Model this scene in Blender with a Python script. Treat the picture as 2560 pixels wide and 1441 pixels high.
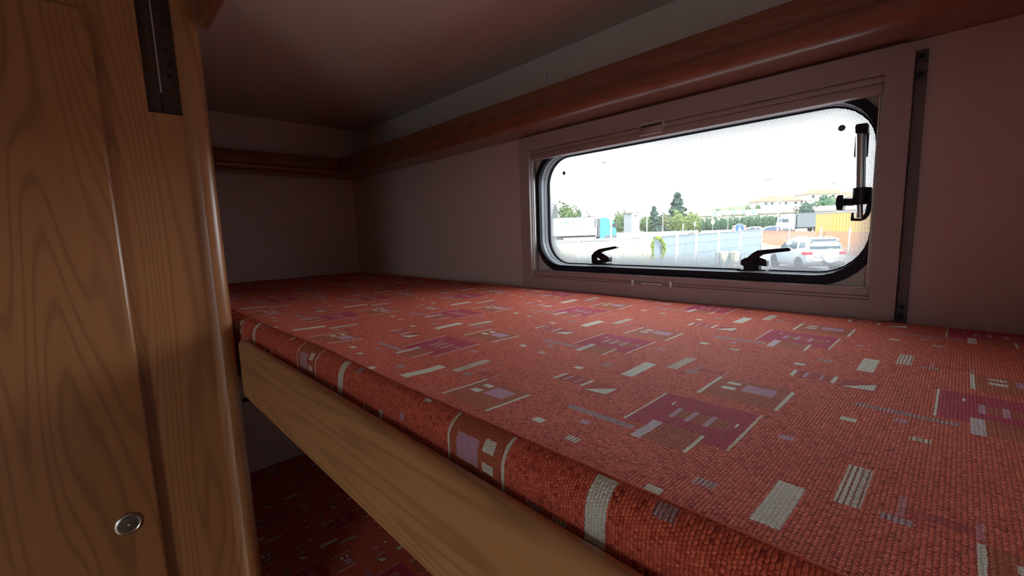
import bpy, bmesh, math, random
from mathutils import Vector, Matrix
for o in list(bpy.data.objects): bpy.data.objects.remove(o, do_unlink=True)
scene = bpy.context.scene
COL = scene.collection
random.seed(7)

# ------------------------------------------------------------------ camera
# world: X along the window wall, Y out through the window, Z up, interior floor at z = 0
CZ = 1.49                                   # camera height over the interior floor
FPX = 1084.55                               # focal length in pixels of the 2560 px wide frame
RW = Matrix(((0.69668441, 0.71663887, -0.03255088),
             (-0.06865649, 0.1117739, 0.99135911),
             (0.71408481, -0.68842961, 0.12707305)))     # world -> camera axes
cam_data = bpy.data.cameras.new('camera')
cam = bpy.data.objects.new('camera', cam_data); COL.objects.link(cam)
cam_data.sensor_fit = 'HORIZONTAL'; cam_data.sensor_width = 36.0
cam_data.lens = 36.0 * FPX / 2560.0
cam_data.clip_start = 0.01; cam_data.clip_end = 2000
cam.matrix_world = Matrix.Translation((0, 0, CZ)) @ RW.transposed().to_4x4()
scene.camera = cam

# ------------------------------------------------------------------ light
scene.view_settings.view_transform = 'Standard'
scene.view_settings.look = 'None'
scene.view_settings.gamma = 1.0
scene.view_settings.use_curve_mapping = False
scene.view_settings.exposure = 0.45
world = bpy.data.worlds.new('hazy_sky'); scene.world = world
world.use_nodes = True
bg = world.node_tree.nodes['Background']
bg.inputs[0].default_value = (0.86, 0.95, 1.0, 1.0)
bg.inputs[1].default_value = 6.5
sun_d = bpy.data.lights.new('sun_offscreen', 'SUN'); sun_d.energy = 4.5; sun_d.angle = math.radians(3)
sun_d.color = (1.0, 0.95, 0.86)
sun = bpy.data.objects.new('sun_offscreen', sun_d); COL.objects.link(sun)
sun.rotation_euler = Vector((0.40, -0.38, 0.83)).to_track_quat('Z', 'Y').to_euler()

# ------------------------------------------------------------------ pixel helpers
def ray(px, py):
    d = Vector((px - 1280.0, -(py - 720.5), -FPX)); return RW.transposed() @ d
def on(px, py, ax, val):                    # point where a pixel's ray meets the plane axis=val (camera-relative)
    d = ray(px, py); v = d * (val / d[ax]); return Vector((v.x, v.y, v.z + CZ))
def at(px, py, D):                          # point at depth D along the view axis
    v = ray(px, py) * (D / FPX); return Vector((v.x, v.y, v.z + CZ))
GZ = CZ - 2.41                              # outside ground level
RZ = GZ + 0.5                               # raised road level
ER = Vector((RW[0][0], RW[0][1], 0)).normalized()     # horizontal direction across the view
EF = Vector((-RW[2][0], -RW[2][1], 0)).normalized()   # horizontal view direction
YAW = math.atan2(ER.y, ER.x)

# ------------------------------------------------------------------ object helpers
def put(o, parent=None):
    COL.objects.link(o)
    if parent is not None: o.parent = parent
    return o
def mesh_obj(name, verts, faces, mat=None, parent=None, smooth=False):
    me = bpy.data.meshes.new(name); me.from_pydata([tuple(v) for v in verts], [], faces); me.update()
    if smooth:
        for p in me.polygons: p.use_smooth = True
    if mat is not None: me.materials.append(mat)
    return put(bpy.data.objects.new(name, me), parent)
def thing(name, label, cat, loc=(0, 0, 0), rz=0.0, group=None):
    o = bpy.data.objects.new(name, None); o.empty_display_size = 0.05
    o.location = loc; o.rotation_euler = (0, 0, rz); put(o)
    o['label'] = label; o['category'] = cat
    if group: o['group'] = group
    return o
def tag(o, label, cat, group=None):
    o['label'] = label; o['category'] = cat
    if group: o['group'] = group
    return o
def struct(o, label=None, cat=None):
    o['kind'] = 'structure'
    if label: o['label'] = label
    if cat: o['category'] = cat
    return o
def clone(o, parent=None):
    c = o.copy(); COL.objects.link(c); c.parent = parent
    for ch in list(o.children): clone(ch, c)
    return c

class MB:
    def __init__(s): s.v = []; s.f = []; s.sm = []
    def add(s, vs, fs, smooth=False):
        n = len(s.v); s.v += [Vector(v) for v in vs]
        for f in fs: s.f.append([i + n for i in f]); s.sm.append(smooth)
        return s
    def box(s, x0, x1, y0, y1, z0, z1, M=None):
        vs = [Vector((x, y, z)) for z in (z0, z1) for y in (y0, y1) for x in (x0, x1)]
        if M is not None: vs = [M @ v for v in vs]
        return s.add(vs, [(0, 2, 3, 1), (4, 5, 7, 6), (0, 1, 5, 4), (2, 6, 7, 3), (0, 4, 6, 2), (1, 3, 7, 5)])
    def rbox(s, x0, x1, y0, y1, z0, z1, r=0.003, seg=2, M=None):
        bm = bmesh.new(); bmesh.ops.create_cube(bm, size=1)
        for v in bm.verts:
            v.co = Vector(((x0 + x1) / 2 + v.co.x * (x1 - x0), (y0 + y1) / 2 + v.co.y * (y1 - y0), (z0 + z1) / 2 + v.co.z * (z1 - z0)))
        bmesh.ops.bevel(bm, geom=bm.edges[:], offset=r, segments=seg, affect='EDGES', profile=0.5)
        if M is not None: bmesh.ops.transform(bm, matrix=M, verts=bm.verts[:])
        bm.verts.index_update()
        s.add([v.co.copy() for v in bm.verts], [[v.index for v in f.verts] for f in bm.faces], True); bm.free(); return s
    def prism(s, poly, d0, d1, fn, smooth=False):           # poly of 2D points, fn(a, b, d) -> 3D
        n = len(poly)
        vs = [fn(a, b, d0) for a, b in poly] + [fn(a, b, d1) for a, b in poly]
        fs = [list(range(n))[::-1], list(range(n, 2 * n))]
        s.add(vs, fs)
        s.add(vs, [(i, (i + 1) % n, n + (i + 1) % n, n + i) for i in range(n)], smooth); return s
    def tube(s, pts, r, seg=10, r2=None):
        pts = [Vector(p) for p in pts]; rings = []
        for i, p in enumerate(pts):
            t = (pts[min(i + 1, len(pts) - 1)] - pts[max(i - 1, 0)]).normalized()
            a = t.orthogonal().normalized() if abs(t.z) > .95 else t.cross(Vector((0, 0, 1))).normalized()
            b = t.cross(a).normalized()
            rr = r if r2 is None else r + (r2 - r) * i / (len(pts) - 1)
            rings.append([p + (a * math.cos(k * 2 * math.pi / seg) + b * math.sin(k * 2 * math.pi / seg)) * rr for k in range(seg)])
        vs = [v for R in rings for v in R]; fs = []
        for i in range(len(pts) - 1):
            for k in range(seg): fs.append((i * seg + k, i * seg + (k + 1) % seg, (i + 1) * seg + (k + 1) % seg, (i + 1) * seg + k))
        s.add(vs, fs, True)
        s.add(rings[0], [list(range(seg))[::-1]]); s.add(rings[-1], [list(range(seg))]); return s
    def lathe(s, prof, seg=24, M=None, sx=1, sy=1):          # prof [(r, z)] around local z
        vs = []
        for r, z in prof:
            for k in range(seg):
                a = 2 * math.pi * k / seg; v = Vector((r * math.cos(a) * sx, r * math.sin(a) * sy, z)); vs.append(M @ v if M is not None else v)
        fs = []
        for i in range(len(prof) - 1):
            for k in range(seg): fs.append((i * seg + k, i * seg + (k + 1) % seg, (i + 1) * seg + (k + 1) % seg, (i + 1) * seg + k))
        s.add(vs, fs, True)
        n = len(prof)
        s.add(vs[:seg], [list(range(seg))[::-1]]); s.add(vs[-seg:], [list(range(seg))]); return s
    def loft(s, loops, closed=True, caps=True, smooth=True):
        n = len(loops[0]); vs = [v for L in loops for v in L]; fs = []
        for i in range(len(loops) - 1):
            for k in range(n if closed else n - 1):
                fs.append((i * n + k, i * n + (k + 1) % n, (i + 1) * n + (k + 1) % n, (i + 1) * n + k))
        s.add(vs, fs, smooth)
        if caps: s.add(loops[0], [list(range(n))[::-1]]); s.add(loops[-1], [list(range(n))])
        return s
    def build(s, name, mat=None, parent=None, autos=True):
        o = mesh_obj(name, s.v, s.f, mat, parent)
        for p, sm in zip(o.data.polygons, s.sm): p.use_smooth = sm
        bm = bmesh.new(); bm.from_mesh(o.data)
        bmesh.ops.remove_doubles(bm, verts=bm.verts[:], dist=1e-6)
        bmesh.ops.recalc_face_normals(bm, faces=bm.faces[:])
        for e in bm.edges:
            if len(e.link_faces) == 2 and e.calc_face_angle(0) > 0.7: e.smooth = False
        bm.to_mesh(o.data); bm.free(); o.data.update()
        return o
def xz(y_of=None):
    return lambda a, b, d: Vector((a, d, b))
def rrect(x0, x1, z0, z1, r, n=8):
    pts = []
    for cx, cz, a0 in ((x1 - r, z1 - r, 0), (x0 + r, z1 - r, 90), (x0 + r, z0 + r, 180), (x1 - r, z0 + r, 270)):
        for k in range(n + 1):
            a = math.radians(a0 + 90 * k / n); pts.append((cx + r * math.cos(a), cz + r * math.sin(a)))
    return pts
def rot_at(loc, rz): return Matrix.Translation(loc) @ Matrix.Rotation(rz, 4, 'Z')

# ------------------------------------------------------------------ materials
class NT:
    def __init__(s, name):
        s.m = bpy.data.materials.new(name); s.m.use_nodes = True; s.t = s.m.node_tree
        s.b = s.t.nodes['Principled BSDF']; s.out = s.t.nodes['Material Output']
    def n(s, typ, **kw):
        nd = s.t.nodes.new(typ)
        for k, v in kw.items(): setattr(nd, k, v)
        return nd
    def l(s, a, b): s.t.links.new(a, b)
    def put(s, sock, v):
        if hasattr(v, 'is_linked') or hasattr(v, 'links'): s.l(v, sock)
        else: sock.default_value = v
    def m_(s, op, a, b=0.0, c=None):
        nd = s.n('ShaderNodeMath', operation=op); s.put(nd.inputs[0], a); s.put(nd.inputs[1], b)
        if c is not None: s.put(nd.inputs[2], c)
        return nd.outputs[0]
    def vm(s, op, a, b=(0, 0, 0)):
        nd = s.n('ShaderNodeVectorMath', operation=op); s.put(nd.inputs[0], a)
        s.put(nd.inputs[1], b); return nd.outputs[0]
    def mix(s, f, a, b):
        nd = s.n('ShaderNodeMix', data_type='RGBA'); s.put(nd.inputs[0], f)
        s.put(nd.inputs[6], a if not isinstance(a, tuple) else a + (1,) if len(a) == 3 else a)
        s.put(nd.inputs[7], b if not isinstance(b, tuple) else b + (1,) if len(b) == 3 else b); return nd.outputs[2]
    def obj(s): return s.n('ShaderNodeTexCoord').outputs['Object']
    def noise(s, vec, scale, detail=2.0, rough=0.5):
        nd = s.n('ShaderNodeTexNoise'); s.l(vec, nd.inputs['Vector']); nd.inputs['Scale'].default_value = scale
        nd.inputs['Detail'].default_value = detail; nd.inputs['Roughness'].default_value = rough; return nd.outputs['Fac']
    def scale(s, vec, v): return s.vm('MULTIPLY', vec, v)
    def ramp(s, f, stops):
        nd = s.n('ShaderNodeValToRGB'); cr = nd.color_ramp
        while len(cr.elements) < len(stops): cr.elements.new(0.5)
        for e, (p, c) in zip(cr.elements, stops): e.position = p; e.color = tuple(c) + (1,) if len(c) == 3 else c
        s.l(f, nd.inputs[0]); return nd.outputs[0]
    def bump(s, h, strength, dist=0.001):
        nd = s.n('ShaderNodeBump'); nd.inputs['Strength'].default_value = strength; nd.inputs['Distance'].default_value = dist
        s.l(h, nd.inputs['Height']); s.l(nd.outputs[0], s.b.inputs['Normal'])
    def set(s, col=None, rough=0.5, metal=0.0, spec=0.5):
        if col is not None: s.put(s.b.inputs['Base Color'], col + (1,) if isinstance(col, tuple) else col)
        s.b.inputs['Roughness'].default_value = rough; s.b.inputs['Metallic'].default_value = metal
        s.b.inputs['Specular IOR Level'].default_value = spec
        return s.m
def plain(name, col, rough=0.5, metal=0.0, var=0.08, sc=6.0, spec=0.5):
    t = NT(name); o = t.obj(); f = t.noise(o, sc, 3)
    lo = tuple(c * (1 - var) for c in col); hi = tuple(min(1, c * (1 + var)) for c in col)
    return t.set(t.mix(f, lo, hi), rough, metal, spec)
def wood(name, along, base=(0.37, 0.158, 0.058), dark=(0.155, 0.052, 0.017), rough=0.33, seed=0.0, lines=27.0, acr=8.5):
    t = NT(name); o = t.vm('ADD', t.obj(), (seed, seed * .7, seed * .3))
    sc = [acr, acr, acr]; sc[along] = 0.85
    f1 = t.noise(t.scale(o, tuple(sc)), 1.0, 1.5, 0.45)
    rings = t.m_('SINE', t.m_('MULTIPLY', f1, lines * 6.283))
    rings = t.m_('POWER', t.m_('MULTIPLY_ADD', rings, 0.5, 0.5), 4.0)
    sf = [260.0, 260.0, 260.0]; sf[along] = 5.0
    fine = t.noise(t.scale(o, tuple(sf)), 1.0, 2.0, 0.6)
    broad = t.noise(t.scale(o, tuple(c * .8 for c in sc)), 1.7, 2.0)
    c = t.mix(t.m_('MULTIPLY', rings, 0.55), base, dark)
    c = t.mix(t.m_('MULTIPLY', t.m_('SUBTRACT', fine, 0.35), 0.55), c, tuple(d * 1.1 for d in dark))
    c = t.mix(t.m_('MULTIPLY', broad, 0.35), c, tuple(min(1, b * 1.25) for b in base))
    t.bump(fine, 0.06, 0.0006)
    t.b.inputs['Coat Weight'].default_value = 0.6; t.b.inputs['Coat Roughness'].default_value = 0.27
    return t.set(c, rough)
def vinyl(name, col, rough=0.55):
    t = NT(name); o = t.obj(); a = t.noise(o, 420, 2); b = t.noise(o, 3.2, 3); c2 = t.noise(o, 45, 3)
    c = t.mix(b, tuple(x * .93 for x in col), tuple(min(1, x * 1.05) for x in col))
    c = t.mix(t.m_('MULTIPLY', c2, 0.18), c, tuple(x * .85 for x in col))
    t.bump(a, 0.12, 0.0008); return t.set(c, rough)

WALLC = (0.72, 0.605, 0.59)
M_wall = vinyl('wall_vinyl', WALLC)
M_upper = vinyl('upper_panel_vinyl', (0.74, 0.71, 0.65))
M_ceil = vinyl('ceiling_vinyl', (0.70, 0.62, 0.57), 0.6)
M_floor = wood('floor_vinyl', 0, (0.33, 0.21, 0.12), (0.2, 0.12, 0.06))
M_woodZ = wood('alder_upright', 2)
M_doorZ = wood('alder_door', 2, seed=3.1, lines=29)
M_woodX = wood('alder_rail', 0, (0.245, 0.092, 0.046), (0.125, 0.042, 0.02), 0.3, seed=1.3)
M_woodY = wood('alder_rail_end', 1, (0.245, 0.092, 0.046), (0.125, 0.042, 0.02), 0.3, seed=5.3)
M_board = wood('alder_bed_board', 0, (0.46, 0.225, 0.092), (0.15, 0.06, 0.022), 0.4, seed=9.7, lines=20, acr=15.0)
M_ply = plain('birch_ply', (0.42, 0.30, 0.18), 0.7)
M_frame = plain('blind_frame_plastic', (0.46, 0.385, 0.385), 0.42, var=.03, sc=30)
M_rail = plain('blind_rail_plastic', (0.44, 0.36, 0.345), 0.4, var=.03, sc=30)
M_recess = plain('window_recess_panel', (0.62, 0.60, 0.56), 0.5, var=.04)
M_rubber = plain('black_rubber', (0.010, 0.012, 0.024), 0.55, var=.1, spec=.3)
M_black = plain('black_plastic', (0.011, 0.012, 0.02), 0.4, var=.1, spec=.3)
M_alu = plain('brushed_aluminium', (0.62, 0.63, 0.64), 0.3, 0.9, var=.05, sc=50)
M_revealm = plain('grey_reveal', (0.36, 0.39, 0.43), 0.35, 0.1, var=.05)
M_cream = plain('cream_plastic', (0.78, 0.76, 0.70), 0.35, var=.03)
M_strip = plain('grey_joint_strip', (0.20, 0.17, 0.18), 0.5, var=.08)
M_chan = plain('dark_brown_channel', (0.05, 0.024, 0.017), 0.5, var=.15, sc=40)
M_nickel = plain('satin_nickel', (0.42, 0.40, 0.36), 0.28, 1.0, var=.05)

# --- woven fabric: pattern laid out in millimetres, repeated on a half-drop lattice
LA, LB = 356.0, 163.0
def fabric(name):
    t = NT(name); uv = t.n('ShaderNodeUVMap').outputs[0]
    uv = t.scale(uv, (1000, 1000, 1000))                      # UV is in metres
    wob = t.n('ShaderNodeTexNoise'); t.l(uv, wob.inputs['Vector']); wob.inputs['Scale'].default_value = 0.5; wob.inputs['Detail'].default_value = 1
    jit = t.vm('MULTIPLY', t.vm('SUBTRACT', wob.outputs['Color'], (.5, .5, .5)), (1.6, 1.6, 0))
    s0 = t.n('ShaderNodeSeparateXYZ'); t.l(t.vm('ADD', uv, jit), s0.inputs[0]); u, v = s0.outputs[0], s0.outputs[1]
    row = t.m_('FLOOR', t.m_('DIVIDE', v, LB)); vv = t.m_('SUBTRACT', v, t.m_('MULTIPLY', row, LB))
    uu = t.m_('FLOORED_MODULO', t.m_('SUBTRACT', u, t.m_('MULTIPLY', row, LA / 2)), LA)
    cb = t.n('ShaderNodeCombineXYZ'); t.l(uu, cb.inputs[0]); t.l(vv, cb.inputs[1]); P = cb.outputs[0]
    gname = 'rect_mask'
    g = bpy.data.node_groups.get(gname)
    if g is None:
        g = bpy.data.node_groups.new(gname, 'ShaderNodeTree')
        g.interface.new_socket('P', in_out='INPUT', socket_type='NodeSocketVector')
        g.interface.new_socket('C', in_out='INPUT', socket_type='NodeSocketVector')
        g.interface.new_socket('H', in_out='INPUT', socket_type='NodeSocketVector')
        g.interface.new_socket('F', in_out='OUTPUT', socket_type='NodeSocketFloat')
        gi = g.nodes.new('NodeGroupInput'); go = g.nodes.new('NodeGroupOutput')
        def gv(op, a, b=None):
            nd = g.nodes.new('ShaderNodeVectorMath'); nd.operation = op; g.links.new(a, nd.inputs[0])
            if b is not None: g.links.new(b, nd.inputs[1])
            return nd.outputs[0]
        d = gv('SUBTRACT', gi.outputs[2], gv('ABSOLUTE', gv('SUBTRACT', gi.outputs[0], gi.outputs[1])))
        sp = g.nodes.new('ShaderNodeSeparateXYZ'); g.links.new(d, sp.inputs[0])
        mn = g.nodes.new('ShaderNodeMath'); mn.operation = 'MINIMUM'; g.links.new(sp.outputs[0], mn.inputs[0]); g.links.new(sp.outputs[1], mn.inputs[1])
        gt = g.nodes.new('ShaderNodeMath'); gt.operation = 'GREATER_THAN'; g.links.new(mn.outputs[0], gt.inputs[0]); gt.inputs[1].default_value = 0
        g.links.new(gt.outputs[0], go.inputs[0])
    def shifts(x0, x1, y0, y1):
        out = []
        for i in range(-4, 5):
            for j in range(-3, 4):
                sx, sy = i * LA + j * LA / 2, j * LB
                if x1 + sx > 0 and x0 + sx < LA and y1 + sy > 0 and y0 + sy < LB: out.append((sx, sy))
        return out
    def rects(L):
        acc = None
        for x0, x1, y0, y1 in L:
            for sx, sy in shifts(x0, x1, y0, y1):
                gn = t.n('ShaderNodeGroup'); gn.node_tree = g; t.l(P, gn.inputs[0])
                gn.inputs[1].default_value = ((x0 + x1) / 2 + sx, (y0 + y1) / 2 + sy, 0)
                gn.inputs[2].default_value = ((x1 - x0) / 2, (y1 - y0) / 2, 0)
                acc = gn.outputs[0] if acc is None else t.m_('MAXIMUM', acc, gn.outputs[0])
        return acc
    # weave cells
    su = t.m_('DIVIDE', u, 2.25); ic = t.m_('FLOOR', su)
    sv = t.m_('ADD', t.m_('DIVIDE', v, 1.8), t.m_('MULTIPLY', t.m_('FLOORED_MODULO', ic, 2.0), 0.5)); j = t.m_('FLOOR', sv)
    cu = t.m_('SUBTRACT', t.m_('FRACT', su), 0.5); cv = t.m_('SUBTRACT', t.m_('FRACT', sv), 0.5)
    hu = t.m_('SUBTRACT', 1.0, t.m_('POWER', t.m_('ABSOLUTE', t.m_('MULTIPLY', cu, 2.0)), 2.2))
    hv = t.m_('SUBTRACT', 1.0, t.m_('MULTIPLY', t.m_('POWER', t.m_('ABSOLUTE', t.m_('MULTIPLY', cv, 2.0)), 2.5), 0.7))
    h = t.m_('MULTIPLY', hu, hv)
    idc = t.n('ShaderNodeCombineXYZ'); t.l(ic, idc.inputs[0]); t.l(j, idc.inputs[1])
    wn = t.n('ShaderNodeTexWhiteNoise', noise_dimensions='2D'); t.l(idc.outputs[0], wn.inputs['Vector'])
    big = t.noise(uv, 0.012, 3)
    thr = t.mix(wn.outputs['Value'], (0.55, 0.070, 0.042), (0.92, 0.195, 0.105))
    thr = t.mix(t.m_('MULTIPLY', t.m_('LESS_THAN', wn.outputs['Value'], 0.06), 0.6), thr, (0.22, 0.02, 0.016))
    thr = t.mix(t.m_('MULTIPLY', big, 0.35), thr, (0.52, 0.075, 0.05))
    base = t.mix(t.m_('MINIMUM', t.m_('MULTIPLY', h, 2.1), 1.0), (0.26, 0.028, 0.021), thr)  # gap tone: darker ground yarn, also imitating shade between the threads
    fineu = t.m_('MULTIPLY_ADD', t.m_('SINE', t.m_('MULTIPLY', u, 2.0)), 0.5, 0.5)
    finev = t.m_('MULTIPLY_ADD', t.m_('SINE', t.m_('MULTIPLY', v, 4.2)), 0.5, 0.5)
    sq = (-39, 39, -37, 37)
    col = base; flat = None
    def layer(col, flat, L, c, w):
        mk = rects(L); mkw = t.m_('MULTIPLY', mk, w) if not isinstance(w, float) or w < 1 else mk
        return t.mix(mkw, col, c), (mk if flat is None else t.m_('MAXIMUM', flat, mk))
    mag = t.mix(t.m_('MULTIPLY', t.m_('SUBTRACT', 1.0, h), 0.45), (0.54, 0.040, 0.095), (0.22, 0.015, 0.045))  # magenta darkened in the gaps too, shade put into the colour
    mk = rects([sq]); col = t.mix(mk, col, mag)
    tan = t.mix(fineu, (0.50, 0.135, 0.06), (0.36, 0.07, 0.035))
    mk = rects([(-16, 28, -8, 10), (-14, 20, -59, -24), (-19, 45, 55, 112)]); col = t.mix(t.m_('MULTIPLY', mk, .85), col, tan)
    mk = rects([(-148, -112, 0, 22), (-106, -78, -8, 20), (-46, -20, 117, 126)]); col = t.mix(t.m_('MULTIPLY', mk, .55), col, (0.36, 0.035, 0.055))
    lil = t.mix(finev, (0.62, 0.34, 0.44), (0.50, 0.24, 0.33))
    Lm = rects([(-16, -12, -10, 12), (-3, 1, -10, 12), (12, 16, -10, 12), (9, 35, 83, 103), (-62, -54, -70, -63), (60, 69, 5, 12), (-138, -135, 2, 20),
                (-124, -122, 2, 20)]); col = t.mix(Lm, col, lil)
    Fm = rects([(-49, -46, 113, 135), (-20, -17, 115, 132)]); col = t.mix(t.m_('MULTIPLY', Fm, .5), col, lil)
    st = t.m_('GREATER_THAN', t.m_('FRACT', t.m_('DIVIDE', u, 2.6)), 0.42)
    Ls = rects([(-89, -26, -52, -44), (40, 52, -93, -84), (-55, -42, 105, 112)])
    col = t.mix(Ls, col, t.mix(st, (0.30, 0.09, 0.10), (0.52, 0.34, 0.36)))
    cr = t.mix(finev, (0.78, 0.75, 0.64), (0.64, 0.61, 0.51))
    Cm = rects([(76, 90, -107, -54), (-8, 4, 96, 103), (-8, 4, 80, 88), (-20, -17, 55, 112), (44, 47, 55, 110), (-41, -39.3, -37, 37), (39.3, 41, -37, 37),
                (18.5, 21, -59, -26), (-92, -82, -94, -86), (23, 33, -121, -113), (-25, -23.4, 14, 22), (31, 32.6, 2, 10), (-149, -145.5, 0, 22), (-114.5, -111, 0, 22)])
    col = t.mix(Cm, col, cr)
    pale = t.mix(finev, (0.74, 0.66, 0.66), (0.58, 0.42, 0.47))
    Pm = rects([(-21, -13, -61, -24)]); col = t.mix(Pm, col, pale)
    st2 = t.m_('GREATER_THAN', t.m_('FRACT', t.m_('DIVIDE', u, 2.9)), 0.36)
    Sm = rects([(103, 115, -57, -6), (-51, -40, -102, -94)]); col = t.mix(Sm, col, t.mix(st2, (0.34, 0.12, 0.09), (0.72, 0.66, 0.55)))
    # white triangle: rect cut by two slopes
    acc = None
    for sx, sy in shifts(-106, -80, -6, 18):
        pu = t.m_('SUBTRACT', uu, sx - 105.0); pv = t.m_('SUBTRACT', vv, sy - 5.0)
        a = t.m_('LESS_THAN', pu, 24.0); b = t.m_('LESS_THAN', pv, t.m_('MULTIPLY', pu, 0.95)); c = t.m_('GREATER_THAN', pv, t.m_('MULTIPLY', pu, 0.10))
        k = t.m_('MULTIPLY', t.m_('MULTIPLY', a, b), c); acc = k if acc is None else t.m_('MAXIMUM', acc, k)
    col = t.mix(acc, col, cr)
    flat = t.m_('MAXIMUM', t.m_('MAXIMUM', Cm, Lm), t.m_('MAXIMUM', Pm, acc))
    hh = t.m_('MULTIPLY', h, t.m_('SUBTRACT', 1.0, t.m_('MULTIPLY', flat, 0.85)))
    t.bump(h, 0.75, 0.001)
    t.b.inputs['Sheen Weight'].default_value = 0.12; t.b.inputs['Sheen Roughness'].default_value = 0.45; t.b.inputs['Sheen Tint'].default_value = (1, .62, .5, 1)
    return t.set(col, 0.85, 0, 0.2)
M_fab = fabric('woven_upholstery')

# --- window pane: clear acrylic with a fringe of printed dots and a thin film of dust
PX0, PX1, PZ0, PZ1 = -0.786, -0.100, CZ - 0.088, CZ + 0.190
def pane_mat():
    t = NT('dotted_acrylic'); o = t.obj(); s0 = t.n('ShaderNodeSeparateXYZ'); t.l(o, s0.inputs[0]); x, z = s0.outputs[0], s0.outputs[2]
    cx, cz = (PX0 + PX1) / 2, (PZ0 + PZ1) / 2; hx, hz, r = (PX1 - PX0) / 2, (PZ1 - PZ0) / 2, 0.07
    qx = t.m_('MAXIMUM', t.m_('SUBTRACT', t.m_('ABSOLUTE', t.m_('SUBTRACT', x, cx)), hx - r), 0.0)
    qz = t.m_('MAXIMUM', t.m_('SUBTRACT', t.m_('ABSOLUTE', t.m_('SUBTRACT', z, cz)), hz - r), 0.0)
    dist = t.m_('SUBTRACT', r, t.m_('SQRT', t.m_('ADD', t.m_('MULTIPLY', qx, qx), t.m_('MULTIPLY', qz, qz))))   # distance in from the rim
    pitch = 0.0030
    j = t.m_('FLOOR', t.m_('DIVIDE', z, pitch * .5)); sh = t.m_('MULTIPLY', t.m_('FLOORED_MODULO', j, 2.0), 0.5)
    fx = t.m_('SUBTRACT', t.m_('FRACT', t.m_('ADD', t.m_('DIVIDE', x, pitch), sh)), 0.5)
    fz = t.m_('MULTIPLY', t.m_('SUBTRACT', t.m_('FRACT', t.m_('DIVIDE', z, pitch * .5)), 0.5), 0.5)
    rr = t.m_('SQRT', t.m_('ADD', t.m_('MULTIPLY', fx, fx), t.m_('MULTIPLY', fz, fz)))
    rad = t.m_('MULTIPLY', t.m_('MAXIMUM', t.m_('SUBTRACT', 1.0, t.m_('DIVIDE', dist, 0.046)), 0.0), 0.40)
    dot = t.m_('LESS_THAN', rr, rad)
    film = t.m_('MULTIPLY_ADD', t.noise(o, 6.0, 3), 0.010, 0.010)
    fr = t.n('ShaderNodeFresnel'); fr.inputs[0].default_value = 1.3
    tr = t.n('ShaderNodeBsdfTransparent'); tl = t.n('ShaderNodeBsdfTranslucent'); tl.inputs[0].default_value = (.9, .9, .92, 1)
    df = t.n('ShaderNodeBsdfDiffuse'); df.inputs[0].default_value = (.10, .12, .14, 1)
    gl = t.n('ShaderNodeBsdfGlossy'); gl.inputs['Roughness'].default_value = 0.03
    dm = t.n('ShaderNodeMixShader'); dm.inputs[0].default_value = 0.17; t.l(df.outputs[0], dm.inputs[1]); t.l(tl.outputs[0], dm.inputs[2])
    m1 = t.n('ShaderNodeMixShader'); t.l(film, m1.inputs[0]); t.l(tr.outputs[0], m1.inputs[1]); t.l(tl.outputs[0], m1.inputs[2])
    m2 = t.n('ShaderNodeMixShader'); t.l(t.m_('MULTIPLY', dot, 0.97), m2.inputs[0]); t.l(m1.outputs[0], m2.inputs[1]); t.l(dm.outputs[0], m2.inputs[2])
    m3 = t.n('ShaderNodeMixShader'); t.l(t.m_('MULTIPLY', fr.outputs[0], .8), m3.inputs[0]); t.l(m2.outputs[0], m3.inputs[1]); t.l(gl.outputs[0], m3.inputs[2])
    t.l(m3.outputs[0], t.out.inputs[0]); return t.m
M_pane = pane_mat()

# ================================================================== the vehicle's interior shell
YW = 0.86                                   # window wall
XE = -1.875                                 # end wall
CT = CZ + 0.46                              # ceiling
YO, XF = -1.40, 2.6                         # opposite wall, front wall
def Z(r): return CZ + r
def wall_with_hole(name, ax, p0, p1, a0, a1, z0, z1, ha0, ha1, hz0, hz1, mat):
    m = MB()
    def b(a_0, a_1, z_0, z_1):
        if ax == 'y': m.box(a_0, a_1, p0, p1, z_0, z_1)
        else: m.box(p0, p1, a_0, a_1, z_0, z_1)
    b(a0, ha0, z0, z1); b(ha1, a1, z0, z1); b(ha0, ha1, z0, hz0); b(ha0, ha1, hz1, z1)
    return struct(m.build(name, mat))
wall_window = wall_with_hole('wall_window', 'y', YW, 0.93, XE, 2.65, 0, Z(.247), -0.812, -0.078, Z(-.128), Z(.214), M_wall)
xs = on(1366, 170, 1, 0.917).x
MB().box(XE, xs - .0008, 0.917, 0.93, Z(.2475), CT).build('panel', M_upper, wall_window)
MB().box(xs + .0008, 2.65, 0.917, 0.93, Z(.2475), CT).build('panel', M_upper, wall_window)
MB().box(xs - .01, xs + .01, 0.922, 0.929, Z(.2475), CT).build('backing_strip', M_strip, wall_window)
struct(MB().box(XE - .05, XE, YO - .05, .93, 0, CT).build('wall_end', M_wall))
struct(MB().box(0.10, 0.125, 0.165, YW, 0, CT).build('wall_right', M_wall))
W2 = (.33, .88, .02, 1.70)      # open entrance door on the other side
wall_with_hole('wall_opposite', 'y', YO - .05, YO, XE, 2.65, 0, CT, *W2, M_wall)
struct(MB().box(XF, XF + .05, YO, YW, 0, CT).build('wall_front', M_wall))
struct(MB().box(XE - .05, 2.65, YO - .05, 0.93, CT, CT + .05).build('ceiling', M_ceil))
struct(MB().box(XE - .05, 2.65, YO - .05, 0.93, -.06, 0).build('floor', M_floor))
t = NT('clear_acrylic'); tr = t.n('ShaderNodeBsdfTransparent'); gl = t.n('ShaderNodeBsdfGlossy'); gl.inputs['Roughness'].default_value = .02
mx = t.n('ShaderNodeMixShader'); mx.inputs[0].default_value = .06; t.l(tr.outputs[0], mx.inputs[1]); t.l(gl.outputs[0], mx.inputs[2]); t.l(mx.outputs[0], t.out.inputs[0]); M_clear = t.m
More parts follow.
